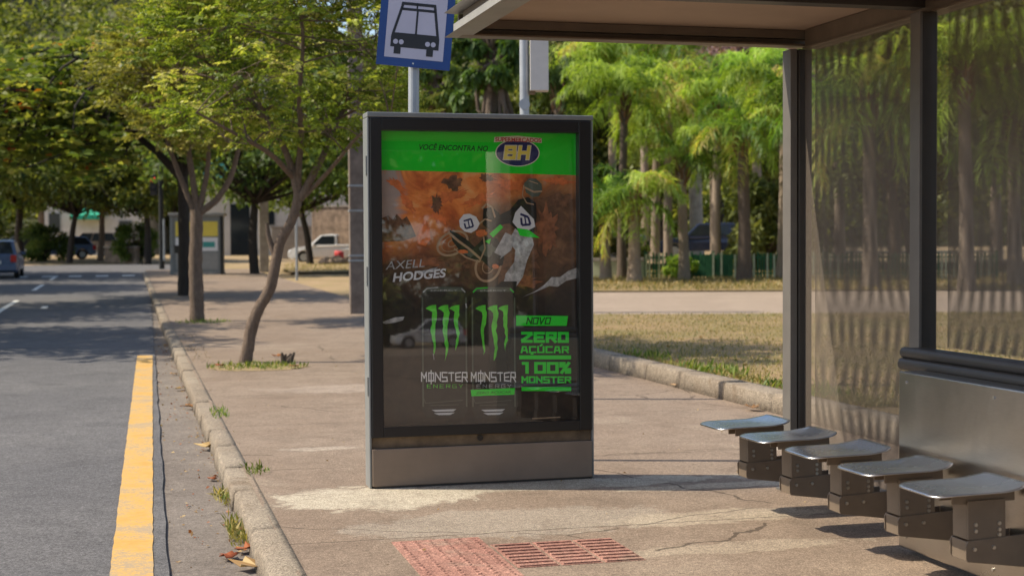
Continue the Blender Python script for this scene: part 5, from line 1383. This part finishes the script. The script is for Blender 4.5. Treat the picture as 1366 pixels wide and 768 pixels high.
# red sack and stones by the pickup
def lump(name, loc, r, mat, label, cat, seed, sq=.7):
    mb = MB(); bmesh.ops.create_icosphere(mb.bm, subdivisions=3, radius=r); rr = random.Random(seed)
    ph = [rr.uniform(0, 6) for _ in range(6)]
    for v in mb.bm.verts:
        c = v.co; k = 1 + .16 * math.sin(c.x * 4 / r + ph[0]) * math.sin(c.y * 3 / r + ph[1]) + .12 * math.sin(c.z * 5 / r + ph[2]); v.co = Vector((c.x * k, c.y * k, c.z * k * sq))
    o = mb.build(name, M[mat], None, loc); o.data.polygons.foreach_set('use_smooth', [True] * len(o.data.polygons)); return tag(o, label, cat)
lump('sack', gp(452, 80) + Vector((0, 0, .30)), .26, 'red_cloth', 'red sack leaning against the rear wheel of the white pickup', 'sack', 1, 1.2)
for i, (x, s, lb) in enumerate(((436, .42, 'reddish boulder lying before the white pickup door'), (449, .5, 'larger reddish boulder before the red sack'), (462, .4, 'reddish boulder touching the concrete utility pole from behind'))):
    lump('boulder', gp(x, 74) + Vector((0, 0, .12)), s, 'stone', lb, 'boulder', i + 3, .55)['group'] = 'boulders on the verge'
# stump next to the near street tree
def stump():
    p = hit(379, 484); mb = MB(); rr = random.Random(3)
    for k in range(9):
        a = rr.uniform(0, 6.28); d = Vector((math.cos(a) * rr.uniform(.02, .12), math.sin(a) * .05, 0))
        mb.cyl(d * .6, d * 1.3 + Vector((rr.uniform(-.05, .05), 0, rr.uniform(.06, .15))), rr.uniform(.025, .05), .012, 7)
    tag(mb.build('stump', M['bark_mid'], None, p, .4), 'small splintered stump sprouting beside the leaning street tree', 'stump')
stump()

# ------------------------------------------------------------------ dry leaves, one by one
def dry_leaf(px, py, size, mat, label, dz, seed):
    size *= 1.15
    rng = np.random.default_rng(seed); p = hit(px, py, dz); n = 7
    V, Fc = [], []
    ol = [(0, -1.0), (.25, -.55), (.55, -.45), (.38, -.1), (.62, .25), (.28, .35), (0, .95), (-.26, .4), (-.6, .2), (-.36, -.1), (-.52, -.5), (-.24, -.55)]
    cz = rng.uniform(.15, .5)
    V.append((0, 0, .02)); 
    for x, y in ol: V.append((x * size, y * size, size * (cz * (x * x + .35 * y * y) + rng.uniform(0, .28)) + .008))
    F3 = [(0, i, i % len(ol) + 1) for i in range(1, len(ol) + 1)]
    V2 = list(V); me = np_mesh('dry_leaf', V2, F3, rng.random(len(F3)))
    o = link('dry_leaf', me, M[mat], None, p, rng.random() * 6.28)
    so = o.modifiers.new('solid', 'SOLIDIFY'); so.thickness = .003
    return tag(o, label, 'leaf', 'dry leaves on the ground')
LV = [(284, 599, .125, 'leaf_dry', 'large curled tan leaf in the gutter, biggest of the gutter leaves'), (257, 545, .10, 'leaf_dry', 'broad tan leaf in the gutter above the biggest curled one'), (264, 538, .07, 'leaf_dry', 'small tan leaf leaning on the broad tan leaf in the gutter'),
    (240, 520, .075, 'leaf_dry', 'tan leaf lying in mid gutter, well away from the kerb'), (257, 516, .075, 'leaf_dry', 'tan leaf close to the kerb, level with the mid gutter leaf'), (245, 494, .075, 'leaf_dry', 'tan leaf in the gutter just below the end of the yellow line'),
    (306, 745, .075, 'leaf_rust', 'dark rusty leaf low in the gutter, farthest from the kerb'), (333, 735, .085, 'leaf_rust', 'reddish curled leaf against the foot of the kerb'), (343, 759, .12, 'leaf_dry', 'pale yellowish leaf in the gutter at the very bottom of the photo'),
    (324, 709, .05, 'leaf_rust', 'tiny brown leaf in the gutter above the reddish curled one'), (232, 500, .06, 'leaf_dry', 'tan leaf beside the end of the yellow line'), (225, 462, .10, 'leaf_dry', 'pale tan leaf past the end of the yellow line'),
    (238, 466, .10, 'leaf_dry', 'pale tan leaf against the kerb past the yellow line end'), (283, 640, .045, 'leaf_rust', 'tiny reddish leaf in the gutter below the biggest curled one')]
for i, a in enumerate(LV): dry_leaf(*a, -.122, 100 + i)
LV = [(905, 515, .08, 'leaf_dry', 'pale leaf on the pavement beside the lawn kerb'), (1004, 546, .09, 'leaf_dry', 'pale leaf on the pavement near the far shelter post'), (293, 489, .08, 'leaf_rust', 'brown leaf at the left edge of the tree pit grass'), (392, 490, .07, 'leaf_rust', 'brown leaf at the right edge of the tree pit grass'),
    (371, 476, .08, 'leaf_rust', 'brown leaf lying against the splintered stump')]
for i, a in enumerate(LV): dry_leaf(*a, .012, 200 + i)
